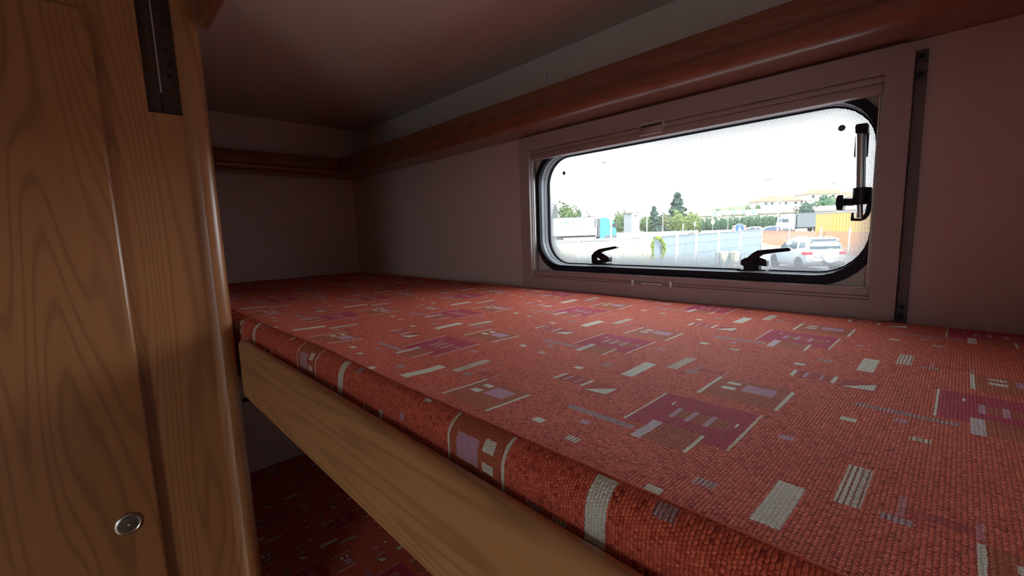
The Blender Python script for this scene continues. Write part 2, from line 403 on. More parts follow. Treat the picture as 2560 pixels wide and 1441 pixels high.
def ring(m, outer, inner, d0, d1, fn):
    n = len(outer)
    L = [[fn(a, b, d0) for a, b in outer], [fn(a, b, d0) for a, b in inner], [fn(a, b, d1) for a, b in inner], [fn(a, b, d1) for a, b in outer]]
    vs = [v for l in L for v in l]; fs = []
    for i in range(4):
        k = (i + 1) % 4
        for q in range(n): fs.append((i * n + q, i * n + (q + 1) % n, k * n + (q + 1) % n, k * n + q))
    m.add(vs, fs, False); return m
FXZ = lambda a, b, d: Vector((a, d, b)); FYZ = lambda a, b, d: Vector((d, a, b)); FXY = lambda a, b, d: Vector((a, b, d))
dr = bpy.data.objects.new('door_1', None); put(dr); struct(dr)
a0, a1, z0, z1 = W2
ring(MB(), rrect(a0, a1, z0, z1, .002, 2), rrect(a0 + .025, a1 - .025, z0 + .025, z1 - .025, .03, 2), YO - .049, YO - .001, FXZ).build('door_frame', M_frame, dr)

# wooden rails round the top of the bunk
def bull(front, back, z0, z1, r, s, n=8):   # profile: front face towards the room, lower edge rounded
    p = [(back, z1), (front + s * .008, z1), (front + s * .006, z1 - .003), (front + s * .006, z0 + r + .010), (front + s * .001, z0 + r + .005)]
    for k in range(n + 1):
        a = math.pi / 2 * k / n; p.append((front + s * r * (1 - math.cos(a)), z0 + r * (1 - math.sin(a))))
    p.append((back, z0)); return p
YT, XT = 0.757, -1.77
struct(MB().prism(bull(YT, .9165, Z(.2475), Z(.318), .024, 1), XE + .0005, .0995, lambda a, b, d: Vector((d, a, b)), True).build('trim_1', M_woodX))
struct(MB().prism(bull(XT, XE + .0005, Z(.2475), Z(.318), .02, -1), .1665, YT, lambda a, b, d: Vector((a, d, b)), True).build('trim_2', M_woodY))
# rounded board hanging below the ceiling along the open side of the bunk
pv = [(.190, CT - .0005), (.172, CT - .0005)] + [(.181 - .009 * math.cos(a), Z(.366) - .007 * math.sin(a)) for a in [math.pi * k / 8 for k in range(9)]]
struct(MB().prism(pv, -.917, .099, lambda a, b, d: Vector((d, a, b)), True).build('trim_4', M_woodX))
# dark joint strip right of the window, with screws
jt = struct(MB().rbox(-.0608, -.0485, .8535, .8598, Z(-.19), Z(.232), .001).build('trim_3', M_strip))
for zz in (.222, .198, -.128, -.142):
    MB().rbox(-.0603, -.0490, .8510, .8537, Z(zz - .007), Z(zz + .007), .001).build('screw_plate', plain('screw_plate_grey', (.09, .08, .085), .5), jt)
    MB().lathe([(.0034, 0), (.0034, .0008), (.0018, .0014)], 12, Matrix.Translation((-.0546, .851, Z(zz))) @ Matrix.Rotation(math.pi / 2, 4, 'X')).build('screw', M_black, jt)

# ================================================================== window_1: roller-blind frame, seal, pane, hardware
win = bpy.data.objects.new('window_1', None); put(win); struct(win)
ZT, ZB = Z(.208), Z(-.1205)
XL, XR = -.799, -.0930
ring(MB(), rrect(-.833, -.0617, Z(-.151), Z(.2435), .012), rrect(XL, XR, ZB, ZT, .0008), .845, .8598, FXZ).build('blind_frame', M_frame, win)
# opening plate with rounded cut-out
OX0, OX1, OZ0, OZ1 = PX0, PX1, PZ0, PZ1
ring(MB(), rrect(-.8119, -.0781, Z(-.1279), Z(.2139), .0006), rrect(OX0 - .014, OX1 + .014, OZ0 - .017, OZ1 + .014, .085), .872, .880, FXZ).build('recess_panel', M_recess, win)
ring(MB(), rrect(OX0 - .0141, OX1 + .0141, OZ0 - .0171, OZ1 + .0141, .085), rrect(OX0, OX1, OZ0, OZ1, .07), .868, .878, FXZ).build('rubber_seal', M_rubber, win)
m = MB(); n0 = rrect(OX0, OX1, OZ0, OZ1, .07); n1 = rrect(OX0 + .001, OX1 - .001, OZ0 + .001, OZ1 - .001, .07)
for a, b, i in ((.8782, .889, 0), (.889, .902, 1)):
    ring(m, rrect(OX0 - .006, OX1 + .006, OZ0 - .006, OZ1 + .006, .076), n1 if i else n0, a, b, FXZ)
m.build('reveal', M_revealm, win)
ring(MB(), rrect(OX0 - .006, OX1 + .006, OZ0 - .006, OZ1 + .006, .076), rrect(OX0 + .004, OX1 - .004, OZ0 + .0035, OZ1 - .0035, .067), .9022, .908, FXZ).build('glazing_gasket', M_rubber, win)
pane = MB().prism(rrect(OX0 - .004, OX1 + .004, OZ0 - .004, OZ1 + .004, .074, 12), .9085, .9105, FXZ).build('pane', M_pane, win)
# blind cassette at the top (two-stepped bar), bottom rail and side guides
m = MB(); m.rbox(XL + .0005, XR - .0005, .849, .866, Z(.1985), Z(.2075), .0015); m.rbox(XL + .001, XR - .001, .851, .868, Z(.184), Z(.1982), .0015)
top_rail = m.build('blind_top_rail', M_rail, win)
m = MB(); m.rbox(XL + .0005, XR - .0005, .849, .866, Z(-.1203), Z(-.1155), .001); m.rbox(XL + .0005, XR - .0005, .8505, .868, Z(-.1152), Z(-.1035), .0015)
low_rail = m.build('blind_bottom_rail', M_rail, win)
MB().box(XL + .001, XR - .001, .852, .867, Z(-.1034), Z(-.1022)).build('rail_lip', M_alu, low_rail)
for xa in (XL + .0008, XR - .0052):
    MB().box(xa, xa + .0016, .8535, .866, Z(-.102), Z(.1835)).build('side_guide', M_cream, win)
    MB().box(xa + .0018, xa + .0042, .858, .866, Z(-.102), Z(.1835)).build('side_guide', M_alu, win)
# pull latch in the middle of the top rail
q0, q1, q2, q3 = (on(x, y, 1, .846) for x, y in ((1601, 312), (1660, 300), (1664, 329), (1608, 341)))
lx0, lx1 = q0.x, q1.x; lz1, lz0 = q0.z, q3.z
lt = ring(MB(), rrect(lx0, lx1, lz0 + .010, lz1, .002, 3), rrect(lx0 + .002, lx1 - .002, lz0 + .012, lz1 - .002, .001, 3), .842, .850, FXZ).build('latch_surround', M_cream, top_rail)
MB().box(lx0 + .002, lx1 - .002, .8485, .8495, lz0 + .012, lz1 - .002).build('latch_cavity', M_black, top_rail)
MB().prism([(.8485, lz0 + .014), (.840, lz0 + .016), (.838, lz0 + .013), (.840, lz0 + .001), (.843, lz0), (.8485, lz0 + .003)], lx0 + .002, lx1 - .0005, lambda a, b, d: Vector((d, a, b)), True).build('latch_flap', M_frame, top_rail)
# cord knobs and grip on the bottom rail
for x, y in ((1581, 708), (1676, 713)):
    p = on(x, y, 1, .845)
    MB().lathe([(.0002, -.0034), (.0042, -.0028), (.0062, -.0008), (.0062, .0008), (.0042, .0028), (.0002, .0034)], 16, Matrix.Translation(p) @ Matrix.Rotation(.5, 4, 'Z') @ Matrix.Rotation(math.pi / 2, 4, 'Y'), 1.15).build('cord_knob', M_cream, low_rail)
    MB().rbox(p.x + .003, p.x + .016, .8455, .849, p.z - .002, p.z + .002, .0006).build('knob_slide', M_frame, low_rail)
pa, pb = on(1603, 709, 1, .844), on(1655, 713, 1, .844)
MB().rbox(pa.x, pb.x, .8425, .849, pa.z - .0016, pa.z + .0012, .0008).build('pull_grip', M_cream, low_rail)

def sil(pts, origin, s, y):                 # silhouette in photo pixels -> (x, z) on the plane y
    out = []
    for a, b in pts:
        v = on(origin[0] + a * s, origin[1] + b * s, 1, y); out.append((v.x, v.z))
    return out
def latch(origin, s, lever, catch, base, collar):
    y = .872
    h = bpy.data.objects.new('window_latch', None); put(h, win)
    MB().prism(sil(lever, origin, s, y), y - .006, y + .004, FXZ).build('lever', M_black, h)
    MB().prism(sil(catch, origin, s, y + .012), y + .006, y + .020, FXZ).build('catch', M_black, h)
    MB().prism(sil(collar, origin, s, y + .004), y - .001, y + .014, FXZ).build('pivot_block', M_black, h)
    MB().prism(sil(base, origin, s, y), y - .004, y + .018, FXZ).build('base_plate', M_black, h)
latch((1360, 380), .20823,
      [(592, 1335), (586, 1245), (625, 1195), (680, 1165), (865, 1132), (884, 1136), (888, 1147), (878, 1158), (720, 1195), (672, 1216), (640, 1252), (628, 1278), (640, 1310), (655, 1335)],
      [(655, 1262), (705, 1208), (792, 1262), (797, 1280), (793, 1322), (720, 1322), (700, 1298)],
      [(536, 1343), (600, 1338), (765, 1343), (765, 1358), (536, 1357)], [(600, 1340), (604, 1290), (716, 1302), (716, 1340)])
latch((1740, 400), .2222,
      [(545, 1250), (548, 1185), (568, 1150), (572, 1112), (640, 1052), (705, 1016), (1045, 986), (1066, 992), (1073, 1006), (1060, 1026), (880, 1046), (752, 1068), (692, 1108), (636, 1165), (660, 1205), (678, 1250)],
      [(515, 1132), (560, 1102), (700, 1085), (800, 1122), (806, 1140), (800, 1198), (700, 1182), (545, 1192), (515, 1178)],
      [(465, 1238), (500, 1230), (790, 1236), (795, 1252), (470, 1248)], [(560, 1240), (560, 1190), (715, 1182), (715, 1242)])
# stay arm on the right
st_ = bpy.data.objects.new('window_stay', None); put(st_, win)
SO, SS, SY = (2060, 280), .20806, .884
def sp(a, b, y=SY): return on(SO[0] + a * SS, SO[1] + b * SS, 1, y)
def spoly(pts, y): return sil(pts, SO, SS, y)
MB().tube([sp(447, 250), sp(438, 930)], .0066, 16).build('outer_tube', M_alu, st_)
MB().tube([sp(432, 930), sp(430, 1275)], .0042, 12).build('inner_tube', M_alu, st_)
MB().prism(spoly([(388, 265), (383, 190), (400, 155), (530, 138), (538, 262)], SY), SY - .008, SY + .012, FXZ).build('top_cap', M_black, st_)
MB().prism(spoly([(395, 260), (380, 290), (362, 535), (372, 550), (385, 545)], SY + .012), SY + .008, SY + .014, FXZ).build('back_plate', M_black, st_)
MB().prism(spoly([(505, 215), (550, 215), (530, 535), (505, 545)], SY + .012), SY + .008, SY + .014, FXZ).build('back_plate', M_black, st_)
MB().tube([sp(436, 910), sp(430, 1115)], .0098, 16).build('clamp_collar', M_black, st_)
kn = MB().tube([sp(360, 1082), sp(245, 1082)], .0062, 12).build('clamp_stem', M_black, st_)
MB().prism(spoly([(245, 1000), (180, 1005), (162, 1040), (155, 1100), (165, 1180), (232, 1187), (245, 1130)], SY - .006), SY - .016, SY + .006, FXZ).build('clamp_knob', M_black, st_)
MB().prism(spoly([(325, 1300), (335, 1215), (362, 1210), (366, 1278), (450, 1282), (500, 1210), (520, 1110), (535, 905), (575, 905), (572, 1120), (545, 1230), (500, 1290), (440, 1312), (335, 1310)], SY + .006), SY + .001, SY + .012, FXZ).build('hook_bracket', M_black, st_)
for x, y in ((1409, 433), (2104, 320)):
    p = on(x, y, 1, .9065)
    s_ = MB().lathe([(.0052, 0), (.0052, .0006), (.0040, .0014), (.0022, .0016), (.0018, .0008)], 20, Matrix.Translation((p.x, .9084, p.z)) @ Matrix.Rotation(math.pi / 2, 4, 'X')).build('pane_plug', plain('grey_plug', (.16, .17, .19), .4), win)
# tiny etched mark on the pane
M_mark = plain('etched_mark', (.55, .56, .58), .6)
m = MB()
for k, (xa, ya, w) in enumerate(((1427, 426, 20), (1427, 431, 5), (1434, 431, 6), (1442, 431, 5), (1427, 436, 4), (1433, 436, 8))):
    p = on(xa, ya, 1, .908); m.box(p.x, p.x + w * .0013, .9081, .9083, p.z - .0006, p.z + .0003)
m.build('approval_mark', M_mark, win)

# ================================================================== upper bunk
bunk = thing('upper_bunk', 'wooden upper bunk with a long alder front board beside the tall cupboard', 'bunk', (0, 0, 0))
pb = [(.168, Z(-.2705)), (.1695, Z(-.272)), (.186, Z(-.272)), (.186, Z(-.177))] + [(.177 + .009 * math.cos(a), Z(-.181) + .009 * math.sin(a)) for a in [math.pi * k / 8 for k in range(0, 9)]]
MB().prism(pb, -.868, .0985, lambda a, b, d: Vector((d, a, b)), True).build('front_board', M_board, bunk)
MB().box(XE + .001, .0985, .1865, YW - .001, Z(-.268), Z(-.2475)).build('slatted_base', M_ply, bunk)
MB().box(-.90, -.868, .1775, .1862, Z(-.265), Z(-.2)).build('corner_bracket', M_strip, bunk)

def make_mattress():
    X0, X1 = XE + .004, .096; nx = 150
    prof = []                               # (y, z, arc, side?)
    yf, zt, zb, r = .1895, -.1535, -.2465, .016
    def p(y, z, side): prof.append((y, z, side))
    p(yf + .010, zb, 1); p(yf + .003, zb + .006, 1)
    for k in range(6): p(yf - .0015 * math.sin(math.pi * k / 5), zb + .012 + (zt - r - zb - .012) * k / 5, 1)
    for k in range(1, 10): p(yf + r * (1 - math.cos(math.radians(9 * k))), zt - r + r * math.sin(math.radians(9 * k)), 1)
    for k in range(10, 11): p(yf + r * (1 - math.cos(math.radians(9 * k))), zt - r + r * math.sin(math.radians(9 * k)), 0)
    yb = .857
    for k in range(1, 40): p(yf + r + (yb - .02 - yf - r) * k / 40, zt, 0)
    for k in range(0, 7): p(yb - .02 + .02 * math.sin(math.radians(15 * k)), zt - .02 + .02 * math.cos(math.radians(15 * k)), 0)
    p(yb, zb, 0)
    rnd = random.Random(3)
    ph = [(rnd.uniform(3, 22), rnd.uniform(3, 22), rnd.uniform(0, 6.28), rnd.uniform(.2, 1)) for _ in range(9)]
    def nz(x, y): return sum(a * math.sin(fx * x + fy * y * 1.6 + q) for fx, fy, q, a in ph) / 5
    verts = []; uvs = []; UVS = 1.055     # the weave repeat, measured on a slightly lower plane
    sp_ = next(i for i, q in enumerate(prof) if q[2] == 0)
    for i in range(nx + 1):
        x = X0 + (X1 - X0) * i / nx
        env = min(1, max(0, (x - X0) / .35)); env = env * env * (3 - 2 * env)
        for k, (y, z, sd) in enumerate(prof):
            tz = max(0, min(1, (z - zb) / (zt - zb))); ty = max(0, min(1, (y - yf) / .3)); tb = max(0, min(1, (yb - y) / .08))
            dz = (.0075 * env + .0016 * nz(x * 1.0, y) + .0025 * math.exp(-((y - yf - .02) / .035) ** 2)) * tz * min(1, .25 + tb)
            dy = .0022 * nz(x * 1.3 + 5, z * 6) * (1 - ty) * tz + (.004 * math.sin(9 * x) * .4) * (1 - ty)
            verts.append((x, y + dy, CZ + z + dz)); uvs.append((x, y, z + dz, sd))
    n = len(prof); faces = []; fuv = []
    for i in range(nx):
        for k in range(n - 1):
            f = (i * n + k, (i + 1) * n + k, (i + 1) * n + k + 1, i * n + k + 1); faces.append(f)
            side = prof[k][2] == 1 and k + 1 < sp_ + 1 and prof[min(k + 1, n - 1)][2] == 1
            for vi in f:
                x, y, z, sd = uvs[vi]
                if side: fuv.append((.013 - (x + .2415), .084 + (-.153 - z)))
                else:
                    yy = y - (0 if z > -.176 or y > .5 else 0)
                    fuv.append((x * UVS + .143, yy * UVS - .338 if y < .84 else yy * UVS - .338 + (zt - z)))
    faces.append(tuple(range(n))[::-1]); fuv += [(0.2, 0.3)] * n
    faces.append(tuple(range(nx * n, nx * n + n))); fuv += [(0.2, 0.3)] * n
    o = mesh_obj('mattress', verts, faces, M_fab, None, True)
    ul = o.data.uv_layers.new(name='UVMap')
    for i, q in enumerate(fuv): ul.data[i].uv = q
    bm = bmesh.new(); bm.from_mesh(o.data); bmesh.ops.recalc_face_normals(bm, faces=bm.faces[:]); bm.to_mesh(o.data); bm.free()
    # sewn seam along the front edge
    k0 = sp_; pts = [Vector(verts[i * n + k0]) for i in range(nx + 1)]
    return o, pts
mat_up, seam = make_mattress()
tag(mat_up, 'orange-red woven mattress with cream and magenta squares on the upper bunk, under the window', 'mattress')
sm_ = MB().tube(seam, .0007, 6).build('seam_piping', plain('seam_thread', (.50, .09, .05), .9), mat_up)
# lower bunk
low = thing('lower_bunk', 'dark boxed lower bunk base beneath the upper bunk', 'bunk', (0, 0, 0))
MB().box(XE + .001, .099, .20, YW - .001, 0.001, Z(-.9925)).build('box_base', M_ply, low)
MB().box(-.955, .099, .186, .1995, 0.001, Z(-.9925)).build('front_panel', M_woodX, low)
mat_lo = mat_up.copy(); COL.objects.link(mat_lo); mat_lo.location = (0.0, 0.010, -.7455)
for ch in list(mat_up.children):
    c = ch.copy(); COL.objects.link(c); c.parent = mat_lo
tag(mat_lo, 'shaded red woven mattress on the lower bunk, seen beneath the front board', 'mattress')
# small plate and fixing on the end wall over the lower bunk
p = on(655, 1070, 0, XE)
tag(MB().rbox(XE + .0002, XE + .002, p.y - .009, p.y + .009, p.z - .005, p.z + .005, .0008).build('wall_sticker', M_cream), 'small pale sticker on the end wall above the lower mattress', 'sticker')
p = on(615, 999, 0, XE)
tag(MB().rbox(XE + .0002, XE + .008, p.y - .012, p.y + .012, p.z - .007, p.z + .007, .001).build('wall_clip', M_black), 'small black clip on the end wall under the upper bunk', 'clip')

# ================================================================== tall cupboard on the left
XS = -.93
wd = thing('wardrobe', 'tall alder cupboard with a flat door and a rounded corner post', 'cupboard', (0, 0, 0))
MB().box(XE + .001, XS - .02, YO + .4, .165, 0.001, CT - .001).build('carcass', M_woodZ, wd)
MB().box(XS - .0199, XS, -.03, .139, 0.001, Z(.213)).build('stile', M_woodZ, wd)
MB().box(XS - .0199, XS, -.03, .0935, Z(.213), CT - .001).build('stile', M_woodZ, wd)
MB().box(XS - .0199, XS, YO + .4, -.0301, Z(.325), CT - .001).build('top_rail', M_woodZ, wd)
post = [(XS - .0199, .139), (XS, .139), (XS + .004, .143), (XS + .0095, .1515), (XS + .0108, .1540)]
for k in range(0, 13):
    a = math.radians(70 - 160 * k / 12); post.append((XS - .0085 + .0185 * math.sin(a), .1565 + .0195 * max(0, math.cos(a)) ** .8))
post += [(XS - .05, .1755), (XS - .05, .1655), (XS - .0199, .1655)]
MB().prism(post, 0.001, CT - .001, FXY, True).build('corner_post', M_woodZ, wd)
door = MB().rbox(XS + .0004, XS + .0185, -.62, .0365, .06, Z(.3445), .0055, 3).build('door', M_doorZ, wd)
pk = on(322, 1310, 0, XS + .0187); MK = Matrix.Translation((XS + .0185, pk.y, pk.z)) @ Matrix.Rotation(math.pi / 2, 4, 'Y')
kb = MB().lathe([(.0175, 0), (.0180, .0012), (.0172, .0030), (.0145, .0042), (.0130, .0034)], 32, MK).build('push_button', M_nickel, door)
# button cap and its bright centre stay inside the push button mesh's rim
MB().lathe([(.0128, .0030), (.0126, .0040), (.006, .0046), (.0008, .0047)], 32, MK).build('button_cap', plain('dark_nickel', (.20, .20, .19), .35, 1.0), door)
MB().lathe([(.0016, .0046), (.0014, .0052), (.0004, .0054)], 12, MK).build('button_dot', M_cream, door)
# recessed channel with a bright metal line
ch = MB().box(XS - .0199, XS - .0105, .0937, .1388, Z(.2132), CT - .001).build('recessed_channel', M_chan, wd)
a0, a1, a2 = on(372, 0, 0, XS - .0095), on(403, 232, 0, XS - .0095), on(411, 281, 0, XS - .0095)
MB().box(XS - .0104, XS - .0085, a1.y - .0012, a1.y + .0012, a1.z, CT - .002).build('metal_strip', M_alu, ch)
MB().box(XS - .0104, XS - .0088, a1.y - .0013, a1.y + .0013, a2.z, a1.z - .0002).build('strip_end', M_black, ch)
for k, (x, y) in enumerate(((402, 28), (405, 62), (413, 126), (422, 161), (425, 192))):
    p = on(x, y, 0, XS - .0104)
    MB().lathe([(.0032, 0), (.0030, .0008), (.0008, .0009)], 12, Matrix.Translation((XS - .0105, p.y, p.z)) @ Matrix.Rotation(math.pi / 2, 4, 'Y')).build('rivet', M_black, ch)

# ================================================================== outside: lot, road, fences, vehicles, trees, buildings
M_asph = plain('lot_asphalt', (.11, .108, .11), .9, var=.2, sc=2)
M_road = plain('road_asphalt', (.09, .09, .09), .9, var=.15, sc=.6)
M_grass = plain('dry_grass', (.11, .10, .05), .95, var=.35, sc=3)
M_lightgrey = plain('galvanised', (.20, .21, .225), .5, .3, var=.08)
M_white = plain('white_paint', (.55, .55, .53), .5, var=.04)
M_concrete = plain('pale_concrete', (.20, .20, .18), .85, var=.1, sc=2)
M_dark = plain('dark_rubber', (.02, .02, .022), .7, var=.1)
M_glassc = plain('car_glass', (.03, .045, .055), .25, 0, var=.1, spec=.15)
M_leaf = {}
def leafmat(k, col):
    if k not in M_leaf:
        t = NT('foliage_' + k); o = t.obj(); col = (col[0] * .75, col[1] * .9, col[2] * .7); f = t.noise(o, 1.1, 4, .6)
        c = t.mix(f, tuple(x * .55 for x in col), tuple(min(1, x * 1.45) for x in col)); M_leaf[k] = t.set(c, .8, 0, .2)
    return M_leaf[k]
def seg(px0, px1, D0, D1, z):               # two points at height z below pixel columns px0/px1
    return at_z(px0, D0, z), at_z(px1, D1, z)
def at_z(px, D, z):                         # point in pixel column px (near the horizon), depth D, height z
    p = at(px, 565, D); q = at(px, 566, D)
    k = (z - p.z) / (q.z - p.z); return p + (q - p) * k

gm = MB(); gm.add([(-400, -150, GZ), (300, -150, GZ), (300, 700, GZ), (-400, 700, GZ)], [(0, 1, 2, 3)]); struct(gm.build('ground', M_asph))
def strip(name, D0, D1, l0, l1, z0, z1, mat):      # horizontal slab across the view, built as a raised bank
    a, b = EF * D0 + ER * l0, EF * D0 + ER * l1; c, d = EF * D1 + ER * l1, EF * D1 + ER * l0
    m = MB(); bot = [(*p.xy, GZ - .02) for p in (a, b, c, d)]; top = [(*(a + EF * .0).xy, z0), (*b.xy, z0), (*c.xy, z1), (*d.xy, z1)]
    m.add(bot + top, [(3, 2, 1, 0), (4, 5, 6, 7), (0, 1, 5, 4), (1, 2, 6, 5), (2, 3, 7, 6), (3, 0, 4, 7)]); return struct(m.build(name, mat))
strip('verge', 40, 50.5, -30, 140, GZ + .01, RZ, M_grass)
road = strip('road', 50.5, 104, -60, 160, RZ, RZ, M_road)
strip('field', 104, 330, -140, 330, RZ - .1, RZ + 3.5, M_grass)
for d, w in ((56, .25), (98.5, .4)):
    a = EF * d + ER * -55; b = EF * d + ER * 150; c = EF * (d + w) + ER * 150; e = EF * (d + w) + ER * -55
    m = MB(); m.add([(*p.xy, RZ + .012) for p in (a, b, c, e)], [(0, 1, 2, 3)]); m.build('road_line', M_white, road)

# hill behind, carrying the houses
hv = []; hf = []; NXH, NYH = 40, 14
for i in range(NXH + 1):
    for j in range(NYH + 1):
        l = -40 + 330 * i / NXH; d = 200 + 160 * j / NYH
        hgt = 12.5 * math.exp(-((l - 165) / 80) ** 2) * min(1, j / 5) + 2.6
        p = EF * d + ER * l; hv.append((p.x, p.y, RZ - .3 + hgt + random.uniform(-.2, .2)))
for i in range(NXH):
    for j in range(NYH): hf.append((i * (NYH + 1) + j, (i + 1) * (NYH + 1) + j, (i + 1) * (NYH + 1) + j + 1, i * (NYH + 1) + j + 1))
struct(mesh_obj('hill', hv, hf, leafmat('hill', (.07, .09, .04)), None, True))

# ---------------- foliage
def crown_mesh(m, c, rx, rz, n, leaf, rnd, cone=False):
    for k in range(n):
        while True:
            x, y, z = (rnd.uniform(-1, 1) for _ in range(3))
            r = math.sqrt(x * x + y * y + z * z)
            if .45 < r < 1: break
        if cone:
            h = rnd.random() ** .75; w = (h * .95 + .05) * (.75 + .35 * math.sin(h * 34))
            a = rnd.uniform(0, 6.283); rr = rx * w * rnd.uniform(.35, 1)
            p = Vector((c[0] + rr * math.cos(a), c[1] + rr * math.sin(a), c[2] + rz - 2 * rz * h - .12 * rr))
        else:
            lump = 1 + .22 * math.sin(3.1 * x * 2 + 1.7 * y + 4 * z + c[0]) + .12 * math.sin(7 * y + 5 * z)
            p = Vector((c[0] + x * rx * lump, c[1] + y * rx * lump, c[2] + z * rz * lump))
        a = Vector((rnd.uniform(-1, 1), rnd.uniform(-1, 1), rnd.uniform(-1, 1))).normalized(); b = a.orthogonal().normalized()
        s1 = leaf * rnd.uniform(.6, 1.3); s2 = s1 * rnd.uniform(.5, .9)
        m.add([p + a * s1, p + b * s2, p - a * s1, p - b * s2], [(0, 1, 2, 3)])
    seg_, ring_ = 10, 6                     # solid core
    vs = []; fs = []
    for i in range(ring_ + 1):
        ph = math.pi * i / ring_; w = math.sin(ph) * .62
        if cone: w = .5 * i / ring_ + .02
        for k in range(seg_):
            a = 6.283 * k / seg_; jx = 1 + .15 * math.sin(3 * a + i)
            vs.append((c[0] + rx * w * jx * math.cos(a), c[1] + rx * w * jx * math.sin(a), c[2] + (rz * .75 * math.cos(ph) if not cone else rz - 2 * rz * i / ring_)))
    for i in range(ring_):
        for k in range(seg_): fs.append((i * seg_ + k, i * seg_ + (k + 1) % seg_, (i + 1) * seg_ + (k + 1) % seg_, (i + 1) * seg_ + k))
    m.add(vs, fs, True)
M_bark = plain('bark', (.08, .06, .045), .9, var=.25, sc=4)
def tree(name, label, px, top, D, wpx, col, ck, base=None, cone=False, n=420, group='trees beyond the road', lowfrac=.18, seed=None):
    k = D / FPX; gz = RZ if base is None else base
    b = at_z(px, D, gz); t_ = at(px, top, D); H = t_.z - gz; rx = wpx * k / 2
    o = thing(name, label, 'tree', b, 0, group); rnd = random.Random(seed if seed is not None else int(px))
    MB().tube([(0, 0, -.15), (0, 0, H * .35), (rx * .05, 0, H * .7)], max(.12, H * .022), 8, max(.05, H * .01)).build('trunk', M_bark, o)
    m = MB(); z0 = H * lowfrac
    crown_mesh(m, (0, 0, (z0 + H) / 2), rx, (H - z0) / 2, n, max(.25, rx * .13), rnd, cone)
    m.v = [v for v in m.v]
    c = mesh_obj('crown', m.v, m.f, leafmat(ck, col), o); c['kind'] = 'stuff'
    return o
DG, YG, BG, MG = (.036, .056, .036), (.105, .115, .042), (.033, .05, .046), (.062, .08, .034)
tree('broadleaf_tree', 'rounded light green tree above the white lorry trailer', 1420, 508, 118, 62, MG, 'mid', n=600, lowfrac=.05)
tree('broadleaf_tree', 'dark pointed tree rising above the tail of the white lorry trailer', 1389, 503, 130, 22, BG, 'blue', lowfrac=.05)
tree('broadleaf_tree', 'thin ragged tree behind the middle of the white lorry trailer', 1448, 514, 125, 26, DG, 'dark', n=220, lowfrac=.05)
tree('broadleaf_tree', 'small dark round tree behind the front of the white lorry trailer', 1474, 533, 135, 32, BG, 'blue', lowfrac=.05)
tree('broadleaf_tree', 'olive green tree between the teal lorry cab and the transformer tower', 1548, 528, 125, 40, MG, 'mid', lowfrac=.02, n=500)
tree('broadleaf_tree', 'tall slim dark tree just behind the transformer tower', 1562, 524, 132, 14, DG, 'dark', lowfrac=.02)
tree('broadleaf_tree', 'bushy green tree between the transformer tower and the smaller spruce', 1613, 535, 128, 32, MG, 'mid', lowfrac=.02)
tree('spruce_tree', 'smaller blue-green spruce beside the transformer tower', 1634, 517, 132, 74, BG, 'blue', cone=True, n=700, lowfrac=.02)
tree('broadleaf_tree', 'brownish loose tree between the two spruces', 1658, 527, 140, 34, (.075, .07, .04), 'brown', lowfrac=.02)
tree('spruce_tree', 'tall dark spruce towering over the yellow-green bushes', 1692, 484, 145, 108, BG, 'blue', cone=True, n=900, lowfrac=.02)
tree('bush_tree', 'yellow-green bush in front of the tall spruce', 1695, 527, 120, 46, YG, 'yellow', lowfrac=.0, n=600)
tree('bush_tree', 'yellow-green bush beside the dark hedge', 1732, 532, 111, 42, YG, 'yellow', lowfrac=.0, n=600)
hd = thing('hedge', 'long dark green hedge in front of the low building', 'hedge', at_z(1748, 126, RZ), YAW)
m = MB(); rnd = random.Random(50); L = 245 * 126 / FPX
for i in range(14):
    px = 1754 + 232 * i / 13; h = at(px, 543 - 11 * i / 13, 126).z - RZ
    crown_mesh(m, (L * (i + .3) / 14, 0, h * .47), 1.7, h * .55, 170, .3, rnd)
hl = mesh_obj('foliage', m.v, m.f, leafmat('hedge', (.034, .058, .037)), hd); hl['kind'] = 'stuff'
MB().box(.2, L - .4, -.15, .15, -.1, 1.2).build('stems', M_bark, hd)
for lab, px, tp, w, d, ck, cc in (('grey-green tree left of the red-roofed houses', 1870, 512, 22, 210, 'mid2', (.055, .07, .045)), ('round grey-green tree tucked against the first red-roofed house', 1893, 508, 22, 222, 'mid2', (.055, .07, .045)),
                              ('dark round tree in front of the red-roofed houses', 2012, 502, 44, 136, 'blue', BG), ('broad green tree right of the red-roofed houses', 2062, 488, 62, 200, 'green2', (.045, .078, .048)),
                              ('green tree behind the orange container', 2105, 500, 60, 220, 'green2', (.045, .078, .048)), ('green tree beyond the right end of the orange container', 2150, 512, 60, 192, 'green2', (.045, .078, .048)),
                              ('small tree behind the roof lettering of the low building', 1793, 520, 14, 225, 'mid2', (.055, .07, .045)), ('low green tree over the roof end lettering', 1824, 521, 20, 226, 'mid2', (.055, .07, .045))):
    tree('broadleaf_tree', lab, px, tp, d, w, cc, ck, lowfrac=.3, n=420, group='trees around the houses')

